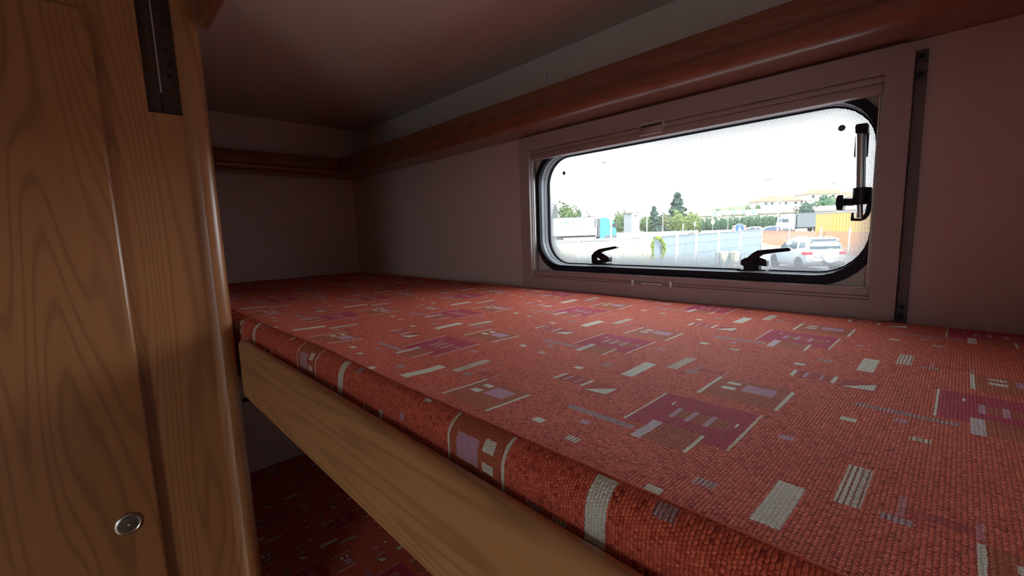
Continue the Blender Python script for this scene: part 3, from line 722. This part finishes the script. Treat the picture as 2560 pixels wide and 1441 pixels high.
# ---------------- buildings
M_roofbr = plain('brown_roof', (.11, .075, .052), .9, var=.1, sc=1)
M_tile = plain('red_tile', (.22, .055, .026), .85, var=.15, sc=2)
M_render = plain('white_render', (.40, .385, .34), .9, var=.06, sc=1)
M_greyrender = plain('grey_render', (.13, .145, .155), .9, var=.08, sc=1)
def local(origin, yaw): return lambda x, y, z: Matrix.Translation(origin) @ Matrix.Rotation(yaw, 4, 'Z') @ Vector((x, y, z))
k = 190 / FPX
lb = thing('low_building', 'long low building with a brown roof behind the hedge', 'building', at_z(1720, 190, RZ), YAW - .5)
W_ = 62.0
def zrel(px, py, D, z0): return at(px, py, D).z - z0
h1 = zrel(1720, 543, 190, RZ); h2 = zrel(1720, 530, 190, RZ)
MB().box(0, W_, 0, 14, -.2, h1).build('wall', M_render, lb)
MB().prism([(-1.0, h1 - .1), (-1.0, h1 + .1), (7, h2), (15, h1 + .1), (15, h1 - .1)], -.6, W_ + .6, lambda a, b, d: Vector((d, a, b))).build('roof', M_roofbr, lb)
def text(body, name, mat, parent, size, loc, rot, ext=.01):
    cu = bpy.data.curves.new(name, 'FONT'); cu.body = body; cu.size = size; cu.extrude = ext; cu.align_x = 'CENTER'
    o = bpy.data.objects.new(name, cu); put(o); bpy.context.view_layer.update()
    dg = bpy.context.evaluated_depsgraph_get(); me = bpy.data.meshes.new_from_object(o.evaluated_get(dg)); bpy.data.objects.remove(o)
    me.materials.clear(); me.materials.append(mat)
    o = bpy.data.objects.new(name, me); put(o, parent); o.location = loc; o.rotation_euler = rot; return o
M_teal = plain('teal_sign', (.015, .17, .19), .5)
for chx, c_ in ((1773, 'M'), (1789, 'O'), (1812, 'R'), (1829, 'K'), (1846, 'A')):
    lx = (chx - 1720) * k * 1.13
    text(c_, 'roof_letter', M_teal, lb, 2.3, (lx, -.35, h1 + .25), (math.pi / 2, 0, 0), .08)
for a, b in ((1768, 1786), (1832, 1853)):
    MB().box((a - 1720) * k * 1.13, (b - 1720) * k * 1.13, -1.15, -1.05, h1 - .45, h1 + .15).build('sign_panel', M_white, lb)
def house(label, px0, px1, ytop, yeave, ybase, D, yaw, hip=.35, wins=()):
    kk = D / FPX; p0 = at_z(px0, D, at(px0, ybase, D).z); w = (px1 - px0) * kk; z0 = p0.z
    he = at(px0, yeave, D).z - z0; ht = at((px0 + px1) / 2, ytop, D).z - z0; dp = 11
    o = thing('villa', label, 'house', p0, YAW + yaw, 'red-roofed houses on the hill')
    MB().box(0, w, 0, dp, -3, he).build('wall', M_render, o)
    m = MB(); e = .9; hx = w * hip
    m.add([(-e, -e, he - .15), (w + e, -e, he - .15), (w + e, dp + e, he - .15), (-e, dp + e, he - .15), (hx, dp / 2, ht), (w - hx, dp / 2, ht)],
          [(0, 1, 5, 4), (1, 2, 5), (2, 3, 4, 5), (3, 0, 4), (3, 2, 1, 0)]); m.build('roof', M_tile, o)
    MB().box(w * .5, w * .5 + .8, dp * .35, dp * .35 + .8, (he + ht) / 2, ht + .7).build('chimney', M_render, o)
    for a, b in wins:
        f = MB().box(w * a, w * b, -.06, .02, he * .25, he * .8).build('window', M_white, o)
        MB().box(w * a + .12, w * b - .12, -.09, -.055, he * .25 + .12, he * .8 - .12).build('pane', M_glassc, f)
house('long white house with a low red tiled hip roof on the hill', 1900, 2012, 488, 504, 517, 232, .05, .2, ((.1, .17), (.24, .31), (.40, .47), (.56, .63), (.78, .86)))
house('upper red-roofed house standing above the long white one', 2016, 2120, 470, 486, 500, 240, .0, .25, ((.12, .2), (.36, .44), (.6, .68)))
house('red-roofed house half hidden behind the window stay', 2125, 2200, 476, 492, 505, 222, .0, .3, ((.2, .3), (.5, .6)))
# transformer tower
kk = 120 / FPX; tb = at_z(1579, 120, RZ)
tw = thing('transformer_tower', 'white and grey flat-topped transformer tower beyond the road barrier', 'tower', tb, YAW)
hT = at(1579, 534, 120).z - RZ; w1 = 19 * kk
MB().box(0, w1, 0, .12, 0, hT).build('front_wall', M_white, tw)
vs = [(0, 0, 0), (-1.9, 2.4, 0), (w1, 2.6, 0), (w1, .12, 0)]
m = MB(); m.add([Vector((-.02, .0, 0)), Vector((-1.7, 1.8, 0)), Vector((w1 - 1.7, 1.8, 0)), Vector((w1, .13, 0)), Vector((-.02, 0, hT)), Vector((-1.7, 1.8, hT)), Vector((w1 - 1.7, 1.8, hT)), Vector((w1, .13, hT))],
                [(0, 1, 5, 4), (1, 2, 6, 5), (2, 3, 7, 6), (4, 5, 6, 7)]); m.build('side_wall', M_greyrender, tw)
MB().prism([(-.35, -.25), (w1 + .2, -.25), (w1 + .1, .3), (w1 - 1.7, 2.1), (-2.0, 2.0)], hT, hT + .18, FXY).build('roof_slab', M_roofbr, tw)
MB().box(w1 * .36, w1 * .62, -.05, .0, hT * .86, hT * .92).build('vent', M_dark, tw)
MB().box(w1 * .56, w1 * .62, -.05, .0, hT * .15, hT * .78).build('conduit', plain('brown_pipe', (.25, .12, .09), .7), tw)

# ---------------- barriers
def guardrail(label, px0, px1, D0, D1, zg, h, thick, mat, npost, solid=False):
    a, b = at_z(px0, D0, zg), at_z(px1, D1, zg); d = (b - a); L = d.length; yaw = math.atan2(d.y, d.x)
    o = thing('guardrail', label, 'barrier', a, yaw, 'road barriers')
    prof = [(-.04, h - .31), (.03, h - .27), (.03, h - .2), (-.02, h - .155), (.03, h - .11), (.03, h - .04), (-.04, h), (-.08, h), (-.08, h - .31)]
    if solid: prof = [(-.12, h - thick), (.12, h - thick), (.10, h), (-.10, h)]
    MB().prism([(-y, z) for y, z in prof], 0, L, lambda p, q, t_: Vector((t_, p, q))).build('rail', mat, o)
    for i in range(npost):
        x = L * (i + .5) / npost
        MB().box(x - .06, x + .06, .05, .16, -.05, h - .03).build('post', M_lightgrey, o)
    return o
guardrail('corrugated steel guardrail in front of the white lorry', 1370, 1600, 50.0, 52.5, RZ, .85, .3, plain('pale_steel', (.25, .25, .235), .5, .2), 7)
guardrail('long pale barrier along the far side of the road, below the trees', 1538, 1745, 100.5, 101.5, RZ, 1.0, .55, M_concrete, 9, True)
guardrail('pale barrier along the far side of the road, in front of the hedge', 1752, 1905, 101.5, 102, RZ, .9, .45, M_concrete, 7, True)

# ---------------- lamps
def lamp(label, px, top, D, armpx, armdy=4, base=None):
    kk = D / FPX; b = at_z(px, D, RZ if base is None else base); H = at(px, top, D).z - b.z
    o = thing('street_lamp', label, 'street lamp', b, YAW, 'street lamps along the road')
    MB().tube([(0, 0, -.1), (0, 0, H * .5), (0, 0, H)], .11, 10, .06).build('pole', M_lightgrey, o)
    ax = armpx * kk
    MB().tube([(0, 0, H - .02), (ax * .3, 0, H + .02), (ax * .75, 0, H - .1)], .045, 8).build('arm', M_lightgrey, o)
    MB().rbox(min(ax * .55, ax), max(ax * .55, ax), -.16, .16, H - .3, H - .12, .05).build('lamp_head', plain('lamp_grey', (.10, .105, .11), .5), o)
lamp('tall street lamp with its arm reaching over the lorry, beside the teal cab', 1528, 405, 46, -22)
lamp('slim distant street lamp behind the white lorry trailer', 1481, 493, 96, 6)
lamp('distant street lamp between the two spruces', 1657, 498, 108, 6)
lamp('distant street lamp in front of the low building lettering', 1819, 501, 118, 4)
lamp('white street lamp with a long arm in front of the red-roofed houses', 1943, 446, 66, -36)
lamp('street lamp with a curved arm beside the window stay', 2097, 457, 78, -24)
lamp('small distant street lamp over the red-roofed house ridge', 2020, 486, 140, 4)
def post_thing(name, label, cat, px, top, D, r, mat):
    b = at_z(px, D, RZ); H = at(px, top, D).z - b.z
    o = thing(name, label, cat, b, YAW); MB().tube([(0, 0, -.1), (0, 0, H)], r, 8).build('pole', mat, o); return o, H
o, H = post_thing('road_sign', 'white chevron board on a thin post by the far barrier', 'sign', 1736, 558, 99, .05, M_lightgrey)
MB().prism([(-.35, 0), (.1, .45), (.4, .45), (-.02, 0), (.4, -.45), (.1, -.45)], -.06, 0, lambda a, b, d: Vector((a, d - .05, H + b - .2))).build('chevron', M_white, o)
o, H = post_thing('road_sign', 'small white road sign in front of the dark hedge', 'sign', 1781, 552, 99, .05, M_lightgrey)
MB().prism([(.42 * math.cos(a), .6 * math.sin(a)) for a in [6.283 * q / 16 for q in range(16)]], -.09, -.04, lambda a, b, d: Vector((a, d, H + b - .3))).build('sign_plate', M_white, o)
o, H = post_thing('marker_post', 'plain white marker post beyond the far barrier', 'post', 1617, 546, 104, .11, M_white)
o, H = post_thing('marker_post', 'short white marker post in front of the yellow-green bushes', 'post', 1707, 559, 103, .1, M_white)

# ---------------- construction fence (grey sheeting) towards the road
def fence_panel(label, a, b, h, mat, mesh, group, posts=True, last=False, bars=22):
    d = b - a; a = a + d.normalized() * .06; b = b - d.normalized() * .06; L = Vector((d.x, d.y)).length - .12; yaw = math.atan2(d.y, d.x)
    o = thing('fence_panel', label, 'fence', a, yaw, group)
    for x in ((0, L) if last else (0,)):
        MB().tube([(x, 0, -.02), (x, 0, h + .05)], .045, 8).build('post', M_lightgrey, o)
    for z in (h - .02, .12): MB().tube([(0, -.02, z), (L, -.02, z)], .02, 6).build('rail', M_lightgrey, o)
    m = MB()
    for i in range(1, bars): m.box(L * i / bars - .006, L * i / bars + .006, *(( -.035, -.022) if mesh else (.06, .073)), .1, h)
    for z in (h * .3, h * .55, h * .8): m.box(0, L, -.035, -.022, z - .008, z + .008)
    w = m.build('wire_mesh', M_lightgrey, o); w['kind'] = 'stuff'
    if not mesh:
        m = MB(); n = 24
        top = [(L * i / n, -.002 + .03 * math.sin(i * 1.9), z) for z in (h - .03,) for i in range(n + 1)]
        bot = [(x, y * 1.6, .06) for x, y, z in top]
        m.add(top + bot, [(i, i + 1, n + 2 + i, n + 1 + i) for i in range(n)], True); m.build('sheet', mat, o)
    return o
M_sheet = plain('blue_grey_sheet', (.115, .145, .165), .8, var=.07, sc=1.5)
def ftop(px):                               # fence top line in the photograph, 2.05 m fence on the lot
    y = 603 + (574.4 - 603) * (px - 1440) / (1901 - 1440)
    v = ray(px, y); s = (GZ + 2.05 - CZ) / v.z; return Vector((v.x * s, v.y * s, GZ))
cols = [1340, 1443, 1543, 1629, 1693, 1741, 1798, 1852, 1904]
labs = ['open mesh fence panel in front of the dry grass, nearest the corner of the pane', 'open mesh fence panel under the white lorry', 'open mesh fence panel under the lorry cab', 'grey sheeted fence panel with a vine climbing on it',
        'grey sheeted fence panel right of the vine', 'grey sheeted fence panel behind the left cream planter', 'grey sheeted fence panel behind the blue arrow sign', 'grey sheeted end fence panel next to the orange netting']
for i in range(len(cols) - 1):
    fence_panel(labs[i], ftop(cols[i]), ftop(cols[i + 1]), 2.05, M_sheet, i < 3, 'fence panels along the lot', last=(i == len(cols) - 2))
# dry grass bank seen through the mesh
bk = MB(); rnd = random.Random(5)
for i in range(2600):
    px = rnd.uniform(1370, 1640); D = ftop(px).dot(EF) + rnd.uniform(.6, 16); p = at_z(px, D, GZ)
    h = rnd.uniform(.25, .9) * (1 + .6 * (px < 1450)); a = rnd.uniform(0, 3.14); w = .03; q = Vector((math.cos(a) * w, math.sin(a) * w, 0)); t_ = Vector((rnd.uniform(-.2, .2), rnd.uniform(-.2, .2), h))
    bk.add([p - q, p + q, p + t_], [(0, 1, 2)])
gs = mesh_obj('dry_weeds', bk.v, bk.f, plain('straw', (.15, .135, .06), .9, var=.3, sc=2)); gs['kind'] = 'stuff'; tag(gs, 'pale dry weeds growing behind the open mesh fence', 'weeds')
# vine on the fence
vn = thing('climbing_vine', 'yellow-green vine hanging in two strands on the grey fence', 'vine', ftop(1650) + Vector((0, -.12, 0)), 0)
for strand in ([(1633, 600), (1631, 625), (1632, 648)], [(1640, 594), (1652, 600), (1660, 612), (1661, 628), (1656, 645)]):
    pts = []
    for px, py in strand:
        b = ftop(px); v = ray(px, py); s = b.y / v.y * .985; pts.append(Vector((v.x * s, v.y * s, v.z * s + CZ)) - vn.location)
    MB().tube(pts, .012, 6).build('stem', M_bark, vn)
    m = MB(); rnd = random.Random(len(strand))
    for i in range(len(pts) - 1):
        for q in range(60):
            p = pts[i].lerp(pts[i + 1], rnd.random()) + Vector((rnd.gauss(0, .035), rnd.gauss(0, .03), rnd.gauss(0, .03)))
            a = Vector((rnd.uniform(-1, 1), rnd.uniform(-1, 1), rnd.uniform(-1, 1))).normalized(); b = a.orthogonal()
            m.add([p + a * .045, p + b * .03, p - a * .045, p - b * .03], [(0, 1, 2, 3)])
    lf = mesh_obj('leaves', m.v, m.f, leafmat('vine', (.17, .19, .02)), vn); lf['kind'] = 'stuff'
# cream planters on stands at the foot of the fence
for lab, px, rt, rb, rect in (('cream tapered planter on a thin stand by the grey fence', 1808, .24, .10, 0), ('cream boxy planter on a thin stand by the grey fence', 1837, .21, .16, 1)):
    D = ftop(px).dot(EF) * .97; kk = D / FPX
    zt_ = at(px, 629, D).z; b = at_z(px, D, GZ); H = zt_ - GZ
    o = thing('planter', lab, 'planter', b, YAW + .3, 'cream planters by the fence')
    sg = 4 if rect else 20; R = Matrix.Rotation(math.pi / 4, 4, 'Z') if rect else Matrix.Identity(4); q = 1.3 if rect else 1
    M_pl = plain('cream_pot', (.45, .42, .30), .6, var=.05)
    MB().lathe([(rb * .6 * q, H - .62), (rb * q, H - .58), (rt * .9 * q, H - .16), (rt * .93 * q, H - .1)], sg, R).build('pot', M_pl, o)
    MB().lathe([(rt * q, H - .11), (rt * 1.04 * q, H - .09), (rt * 1.04 * q, H - .02), (rt * q, H), (rt * .9 * q, H), (rt * .88 * q, H - .05)], sg, R).build('rim', M_pl, o)
    MB().lathe([(.13, 0), (.13, .03), (.035, .06), (.03, H - .6)], 14).build('stand', M_pl, o)

# orange netting fence behind the silver car
M_net = plain('orange_net', (.25, .095, .045), .8, var=.12, sc=3)
ncols = [1906, 1974, 2053, 2125, 2200]
for i in range(4):
    def nb(px):
        y = 578 + (px - 1906) * .012; v = ray(px, y); s = (GZ + 1.65 - CZ) / v.z; return Vector((v.x * s, v.y * s, GZ))
    a, b = nb(ncols[i]), nb(ncols[i + 1]); d = b - a; L = d.length - .15
    o = thing('netting_fence', ['orange netting panel beside the grey fence end', 'orange netting panel behind the silver car roof', 'orange netting panel behind the spare wheel of the silver car', 'orange netting panel right of the silver car'][i], 'fence', a, math.atan2(d.y, d.x), 'orange site netting')
    MB().tube([(0, 0, -.02), (0, 0, 2.0)], .06, 8).build('post', M_white, o)
    m = MB(); nb_ = int(L / .11)
    for q in range(nb_): m.box(L * q / nb_, L * q / nb_ + .062, -.01, .0, .03, 1.63)
    for z in [.03 + .16 * w for w in range(11)]: m.box(0, L, -.012, .002, z, z + .05)
    w = m.build('net', M_net, o); w['kind'] = 'stuff'

# ---------------- vehicles
def wheel(o, x, y, r, w, hub=M_lightgrey):
    s = 1 if y > 0 else -1
    M = Matrix.Translation((x, y, r)) @ Matrix.Rotation(-s * math.pi / 2, 4, 'X')
    tyre = MB().lathe([(r * .62, -w / 2), (r * .95, -w / 2), (r, -w * .3), (r, w * .3), (r * .95, w / 2), (r * .62, w / 2)], 24, M).build('wheel', M_dark, o)
    MB().lathe([(r * .63, -w * .3), (r * .63, w * .42), (r * .5, w * .3), (r * .2, w * .42), (r * .02, w * .42)], 16, M).build('rim', hub, tyre)
def car(name, label, loc, yaw, paint, zs=1.0, spare=False, group=None):
    o = thing(name, label, 'car', loc, yaw, group)
    st = [(-2.0, .78, .45, .99), (-1.93, .85, .30, 1.05), (-1.3, .88, .24, 1.07), (0, .88, .23, 1.05), (.95, .88, .24, 1.02), (1.55, .86, .27, .97), (1.95, .78, .34, .86), (2.06, .64, .45, .72)]
    def sec(x, w, zb, zt): 
        h = [(w * .90, zb), (w * .98, zb + .10), (w, zb + .25), (w, zt - .22), (w * .985, zt - .06), (w * .90, zt)]
        return [Vector((x, y, z * zs)) for y, z in h] + [Vector((x, -y, z * zs)) for y, z in h[::-1]]
    MB().loft([sec(*q) for q in st]).build('body', paint, o)
    def lp(x0, x1, w, z, r): return [Vector((a, b, z * zs)) for a, b in rrect(x0, x1, -w, w, r, 4)]
    MB().loft([lp(-1.94, 1.02, .80, 1.02, .12), lp(-1.90, .55, .735, 1.38, .15), lp(-1.84, .22, .67, 1.56, .18), lp(-1.74, .02, .58, 1.635, .2), lp(-1.55, -.25, .4, 1.655, .2)]).build('cabin', paint, o)
    def sy(z): return .80 - .065 * (z - 1.02) / .36 - (.065 * (z - 1.38) / .18 if z > 1.38 else 0)
    for s in (1, -1):
        for poly in ([(.78, 1.09), (.40, 1.40), (.16, 1.48), (.02, 1.49), (.02, 1.09)], [(-.05, 1.09), (-.05, 1.49), (-.72, 1.50), (-.86, 1.42), (-.90, 1.12)], [(-1.08, 1.16), (-1.08, 1.47), (-1.55, 1.45), (-1.66, 1.22)]):
            n = len(poly); a = [Vector((x, s * (sy(z) + .004), z * zs)) for x, z in poly]; b = [Vector((x, s * (sy(z) + .022), z * zs)) for x, z in poly]
            m = MB(); m.add(a + b, [list(range(n)), list(range(n, 2 * n))[::-1]] + [(i, (i + 1) % n, n + (i + 1) % n, n + i) for i in range(n)]); m.build('side_window', M_glassc, o)
        MB().rbox(.66, .84, s * .90 - .1, s * .90 + .1, 1.02 * zs, 1.18 * zs, .04).build('door_mirror', paint, o)
        MB().tube([(-1.6, s * .56, 1.63 * zs), (-1.3, s * .57, 1.70 * zs), (-.4, s * .57, 1.70 * zs), (-.1, s * .56, 1.62 * zs)], .02, 6).build('roof_rail', M_lightgrey, o)
        MB().prism([(-2.02, .86), (-2.02, .99), (-1.93, 1.01), (-1.62, .97), (-1.55, .91), (-1.64, .86)], s * .60, s * .895, lambda a, b, d: Vector((a, d, b * zs))).build('tail_light', plain('red_lens', (.30, .012, .024), .2), o)
        MB().prism([(-2.012, .40), (-2.012, .48), (-1.96, .48), (-1.96, .40)], s * .45, s * .72, lambda a, b, d: Vector((a - .012, d, b * zs))).build('reflector', plain('red_lens', (.30, .012, .024), .2), o)
        for x in (-1.27, 1.25):
            MB().lathe([(.40, -.02), (.41, .0), (.37, .02)], 24, Matrix.Translation((x, s * .872, .36)) @ Matrix.Rotation(-s * math.pi / 2, 4, 'X')).build('wheel_arch', M_dark, o)
            wheel(o, x, s * .80, .335, .21)
    def rq(xs_, y0, y1, z0, z1, off, name, mat):
        a = [Vector((xs_(z) - off, y, z * zs)) for y, z in ((y0, z0), (y1, z0), (y1 * .9, z1), (y0 * .9, z1))]; b = [v + Vector((off * 1.0 + .002, 0, 0)) for v in a]
        m = MB(); m.add(a + b, [(0, 1, 2, 3), (7, 6, 5, 4), (0, 4, 5, 1), (1, 5, 6, 2), (2, 6, 7, 3), (3, 7, 4, 0)]); m.build(name, mat, o)
    rq(lambda z: -1.94 + .04 * (z - 1.02) / .36 + (.06 * (z - 1.38) / .18 if z > 1.38 else 0), -.70, .70, 1.12, 1.50, .015, 'rear_window', M_glassc)
    rq(lambda z: 1.02 - .47 * (z - 1.02) / .36 + .03, -.68, .68, 1.08, 1.38, -.012, 'windscreen', M_glassc)
    MB().rbox(-2.06, -1.86, -.84, .84, .30 * zs, .52 * zs, .05).build('rear_bumper', plain('bumper_grey', (.06, .062, .066), .6), o)
    MB().box(-2.075, -2.055, .12, .62, .56 * zs, .67 * zs).build('number_plate', M_white, o)
    MB().rbox(-1.98, -1.72, -.6, .6, 1.585 * zs, 1.625 * zs, .015).build('roof_spoiler', paint, o)
    if spare:
        M = Matrix.Translation((-2.0, -.14, .80)) @ Matrix.Rotation(-math.pi / 2, 4, 'Y')
        sw = MB().lathe([(.30, -.02), (.345, .02), (.35, .16), (.33, .205), (.26, .225), (.02, .235)], 32, M).build('spare_wheel_cover', plain('white_cover', (.62, .63, .64), .25), o)
        MB().lathe([(.352, .05), (.358, .07), (.358, .12), (.352, .14)], 32, M).build('cover_band', M_lightgrey, sw)
        MB().box(-2.012, -1.995, .35, .52, .74, .76).build('badge', M_dark, o)
        MB().tube([(-1.0, -.35, 1.64), (-1.25, -.35, 1.95)], .012, 6).build('aerial', M_dark, o)
    return o
M_silver = plain('silver_paint', (.32, .35, .38), .22, .35, var=.03)
fwd = math.atan2(EF.y, EF.x)
pc = at_z(2006, 23.0, GZ)
car('silver_suv', 'silver compact SUV with a covered spare wheel on its tailgate', pc, fwd - math.radians(7), M_silver, 1.0, True)
car('dark_car', 'dark blue car on the road behind the orange netting', at_z(1920, 84, RZ), YAW + math.pi - .15, plain('navy_paint', (.025, .038, .075), .25), .9)
car('grey_car', 'grey car on the road just behind the blue arrow sign', at_z(1872, 74, RZ), YAW + math.pi - .5, plain('grey_paint', (.08, .09, .10), .3), .92)

def lorry(label, px_back, px_joint, px_front, D, cabcol, boxcol, yaw, right=True, marks=False):
    kk = D / FPX; b = at_z(px_joint, D, RZ); sgn = 1 if right else -1
    o = thing('lorry', label, 'lorry', b, yaw, 'articulated lorries on the road')
    L = abs(px_joint - px_back) * kk; C = abs(px_front - px_joint) * kk
    f = lambda x: sgn * x
    def bx(x0, x1, y0, y1, z0, z1, nm, mat, par=o, r=0.0):
        xa, xb = sorted((f(x0), f(x1))); m = MB()
        (m.rbox(xa, xb, y0, y1, z0, z1, r) if r else m.box(xa, xb, y0, y1, z0, z1)); return m.build(nm, mat, par)
    tr_ = bx(-L, -.15, 0, 2.5, 1.05, 4.0, 'trailer_box', boxcol)
    bx(-L, -.15, -.03, .0, 3.9, 4.02, 'top_edge', M_greyd, tr_); bx(-L, -.15, -.03, .0, 1.0, 1.1, 'bottom_edge', M_greyd, tr_)
    bx(-L + .1, -.3, .3, 2.2, .75, 1.05, 'chassis', M_dark)
    for x in (-L + 1.4, -L + 2.7, -L + 4.0): wheel(o, f(x), .32, .5, .35); wheel(o, f(x), 2.2, .5, .35)
    prof = [(.35, .55), (.35, 3.65), (.9, 3.85), (1.5, 3.7), (C - .35, 3.05), (C - .05, 2.2), (C, 1.4), (C + .02, .5), (C - .4, .42)]
    MB().prism([(f(a), z) for a, z in prof], .02, 2.45, lambda a, z, d: Vector((a, d, z))).build('cab', cabcol, o)
    MB().prism([(f(a), z) for a, z in [(C - .30, 2.85), (C - .12, 2.2), (C - 1.1, 2.1), (C - 1.05, 2.85)]], -.02, .04, lambda a, z, d: Vector((a, d, z))).build('door_window', M_glassc, o)
    MB().prism([(f(a), z) for a, z in [(C - .36, 3.0), (C - .06, 2.2), (C + .02, 2.2), (C - .3, 3.05)]], .1, 2.35, lambda a, z, d: Vector((a, d, z))).build('windscreen', M_glassc, o)
    bx(C - 1.9, C + .05, -.02, .1, .45, .95, 'side_skirt', M_greyd)
    bx(C - .25, C + .12, -.22, -.02, 2.1, 2.8, 'mirror', M_dark)
    bx(.05, .33, .1, 2.4, 1.0, 3.7, 'cab_gap_panel', M_greyd)
    for x in (C - .75, .6): wheel(o, f(x), .28, .5, .35); wheel(o, f(x), 2.2, .5, .35)
    return o, kk
M_greyd = plain('dark_grey_trim', (.06, .063, .07), .6)
o, kk = lorry('white box lorry with a teal cab on the raised road', 1340, 1495, 1541, 70, plain('teal_paint', (.02, .28, .24), .35), plain('white_trailer', (.62, .62, .60), .5, var=.02), YAW)
MG_, GY = plain('green_print', (.05, .22, .12), .6), plain('grey_print', (.10, .105, .105), .6)
def lx(px): return (px - 1495) * kk
def lz(px, py): return at(px, py, 70).z - RZ
def arc(x0, x1, z0, z1, a0, a1, w, nm, mat, n=14):
    cx, cz = (x0 + x1) / 2, (z0 + z1) / 2; pts = []
    for r_ in (1, w):
        rng = range(n + 1) if r_ == 1 else range(n, -1, -1)
        for q in rng:
            a = math.radians(a0 + (a1 - a0) * q / n); pts.append((cx + (x1 - x0) / 2 * r_ * math.cos(a), cz + (z1 - z0) / 2 * r_ * math.sin(a)))
    MB().prism(pts, -.05, -.03, FXZ).build(nm, mat, o)
ax0, ax1, az0, az1 = lx(1398), lx(1441), lz(1420, 572), lz(1420, 553)
arc(ax0, ax1, az0, az1, 70, 125, .72, 'emblem_arc', MG_); arc(ax0, ax1, az0, az1, 128, 160, .88, 'emblem_arc', GY); arc(ax0, ax1, az0, az1, -10, 62, .88, 'emblem_arc', GY); arc(ax0, ax1, az0, az1, -120, -20, .86, 'emblem_arc', GY)
text('GRU', 'lettering', MG_, o, .78, (lx(1400), -.045, lz(1400, 569)), (math.pi / 2, 0, 0), .01)
text('EXO', 'lettering', GY, o, .5, (lx(1420), -.045, lz(1420, 565.5)), (math.pi / 2, 0, 0), .01)
MB().prism([(lx(1452), lz(1452, 549)), (lx(1464), lz(1464, 549)), (lx(1464), lz(1464, 551)), (lx(1452), lz(1452, 551))], -.05, -.03, FXZ).build('print_line', GY, o)
ring(MB(), [(lx(1455), lz(1455, 565)), (lx(1461.5), lz(1461, 565)), (lx(1458.2), lz(1458, 557))], [(lx(1456.4), lz(1456, 564)), (lx(1460.2), lz(1460, 564)), (lx(1458.2), lz(1458, 559.3))], -.05, -.03, FXZ).build('triangle_mark', GY, o)
cxm, czm = lx(1458.5), lz(1458, 576)
def circ(r_): return [(cxm + r_ * math.cos(6.283 * q / 24), czm + r_ * 1.25 * math.sin(6.283 * q / 24)) for q in range(24)]
ring(MB(), circ(.24), circ(.17), -.05, -.03, FXZ).build('circle_mark', GY, o)
MB().prism(circ(.09), -.05, -.03, FXZ).build('circle_mark', GY, o)
wz0, wz1 = lz(1488, 568), lz(1488, 548)
wf = MB().box(lx(1483.5), lx(1494.2), -.06, -.02, wz0, wz1).build('hatch', M_greyd, o)
for a, b in ((1485, 1486), (1491.2, 1492.2)): MB().box(lx(a), lx(b), -.075, -.055, wz0 + .1, wz1 - .12).build('hatch_bar', M_white, wf)
lorry('white cab lorry with a dark grey curtain trailer behind the silver car', 2090, 1990, 1957, 92, plain('white_cab', (.6, .6, .6), .4, var=.02), plain('grey_curtain', (.075, .085, .09), .8, var=.1, sc=1), YAW + .02, False)
# orange container behind the netting
b = at_z(2077, 44, GZ); H = at(2077, 533, 44).z - GZ; Wc = 95 * 44 / FPX
oc = thing('container', 'orange-yellow container with a grey roof edge behind the orange netting', 'container', b, YAW)
MB().box(0, Wc, 0, 2.4, 0.05, H).build('body', plain('ochre_paint', (.34, .145, .022), .6, var=.06, sc=1), oc)
MB().box(-.05, Wc + .05, -.06, 2.46, H, H + .14).build('roof_edge', plain('slate_paint', (.10, .125, .15), .6), oc)
for i in range(12): MB().box(Wc * i / 12 + .1, Wc * i / 12 + .24, -.035, .0, .15, H - .1).build('rib', plain('ochre_paint', (.34, .145, .022), .6, var=.06, sc=1), oc)
# blue arrow sign with striped side boards
D = ftop(1846).dot(EF) + 2.0; kk = D / FPX; b = at_z(1846, D, GZ); zc = at(1846, 571, D).z - GZ
sg = thing('direction_sign', 'round blue road sign with a white down arrow between red-striped boards', 'sign', b, YAW)
MB().tube([(0, .04, 0), (0, .04, zc)], .03, 8).build('post', M_lightgrey, sg)
M_blue = plain('sign_blue', (.008, .055, .27), .4, var=.02); M_red = plain('sign_red', (.28, .02, .02), .4)
def disc(r_, y0, y1, nm, mat): MB().prism([(r_ * math.cos(6.283 * q / 40), zc + r_ * math.sin(6.283 * q / 40)) for q in range(40)], y0, y1, FXZ).build(nm, mat, sg)
disc(.305, -.01, .01, 'sign_rim', M_white); disc(.285, -.016, -.01, 'sign_face', M_blue)
MB().prism([(-.028, zc + .22), (.028, zc + .22), (.028, zc - .05), (.105, zc + .0), (.0, zc - .23), (-.105, zc + .0), (-.028, zc - .05)], -.022, -.016, FXZ).build('arrow', M_white, sg)
for s in (-1, 1):
    def bp(u_, v_): return (s * (.30 + u_) , zc + .22 - v_)
    quad = lambda v0, v1: [bp(-.02 + .16 * v0 * .9 - .0, v0 * .6), bp(.12 + .16 * v0 * .9, v0 * .6 + .06), bp(.12 + .16 * v1 * .9, v1 * .6 + .06), bp(-.02 + .16 * v1 * .9, v1 * .6)]
    bo = MB().prism(quad(0, 1), .01, .03, FXZ).build('striped_board', M_white, sg)
    for v0 in (.12, .45, .78): MB().prism(quad(v0, v0 + .16), .004, .01, FXZ).build('red_stripe', M_red, bo)
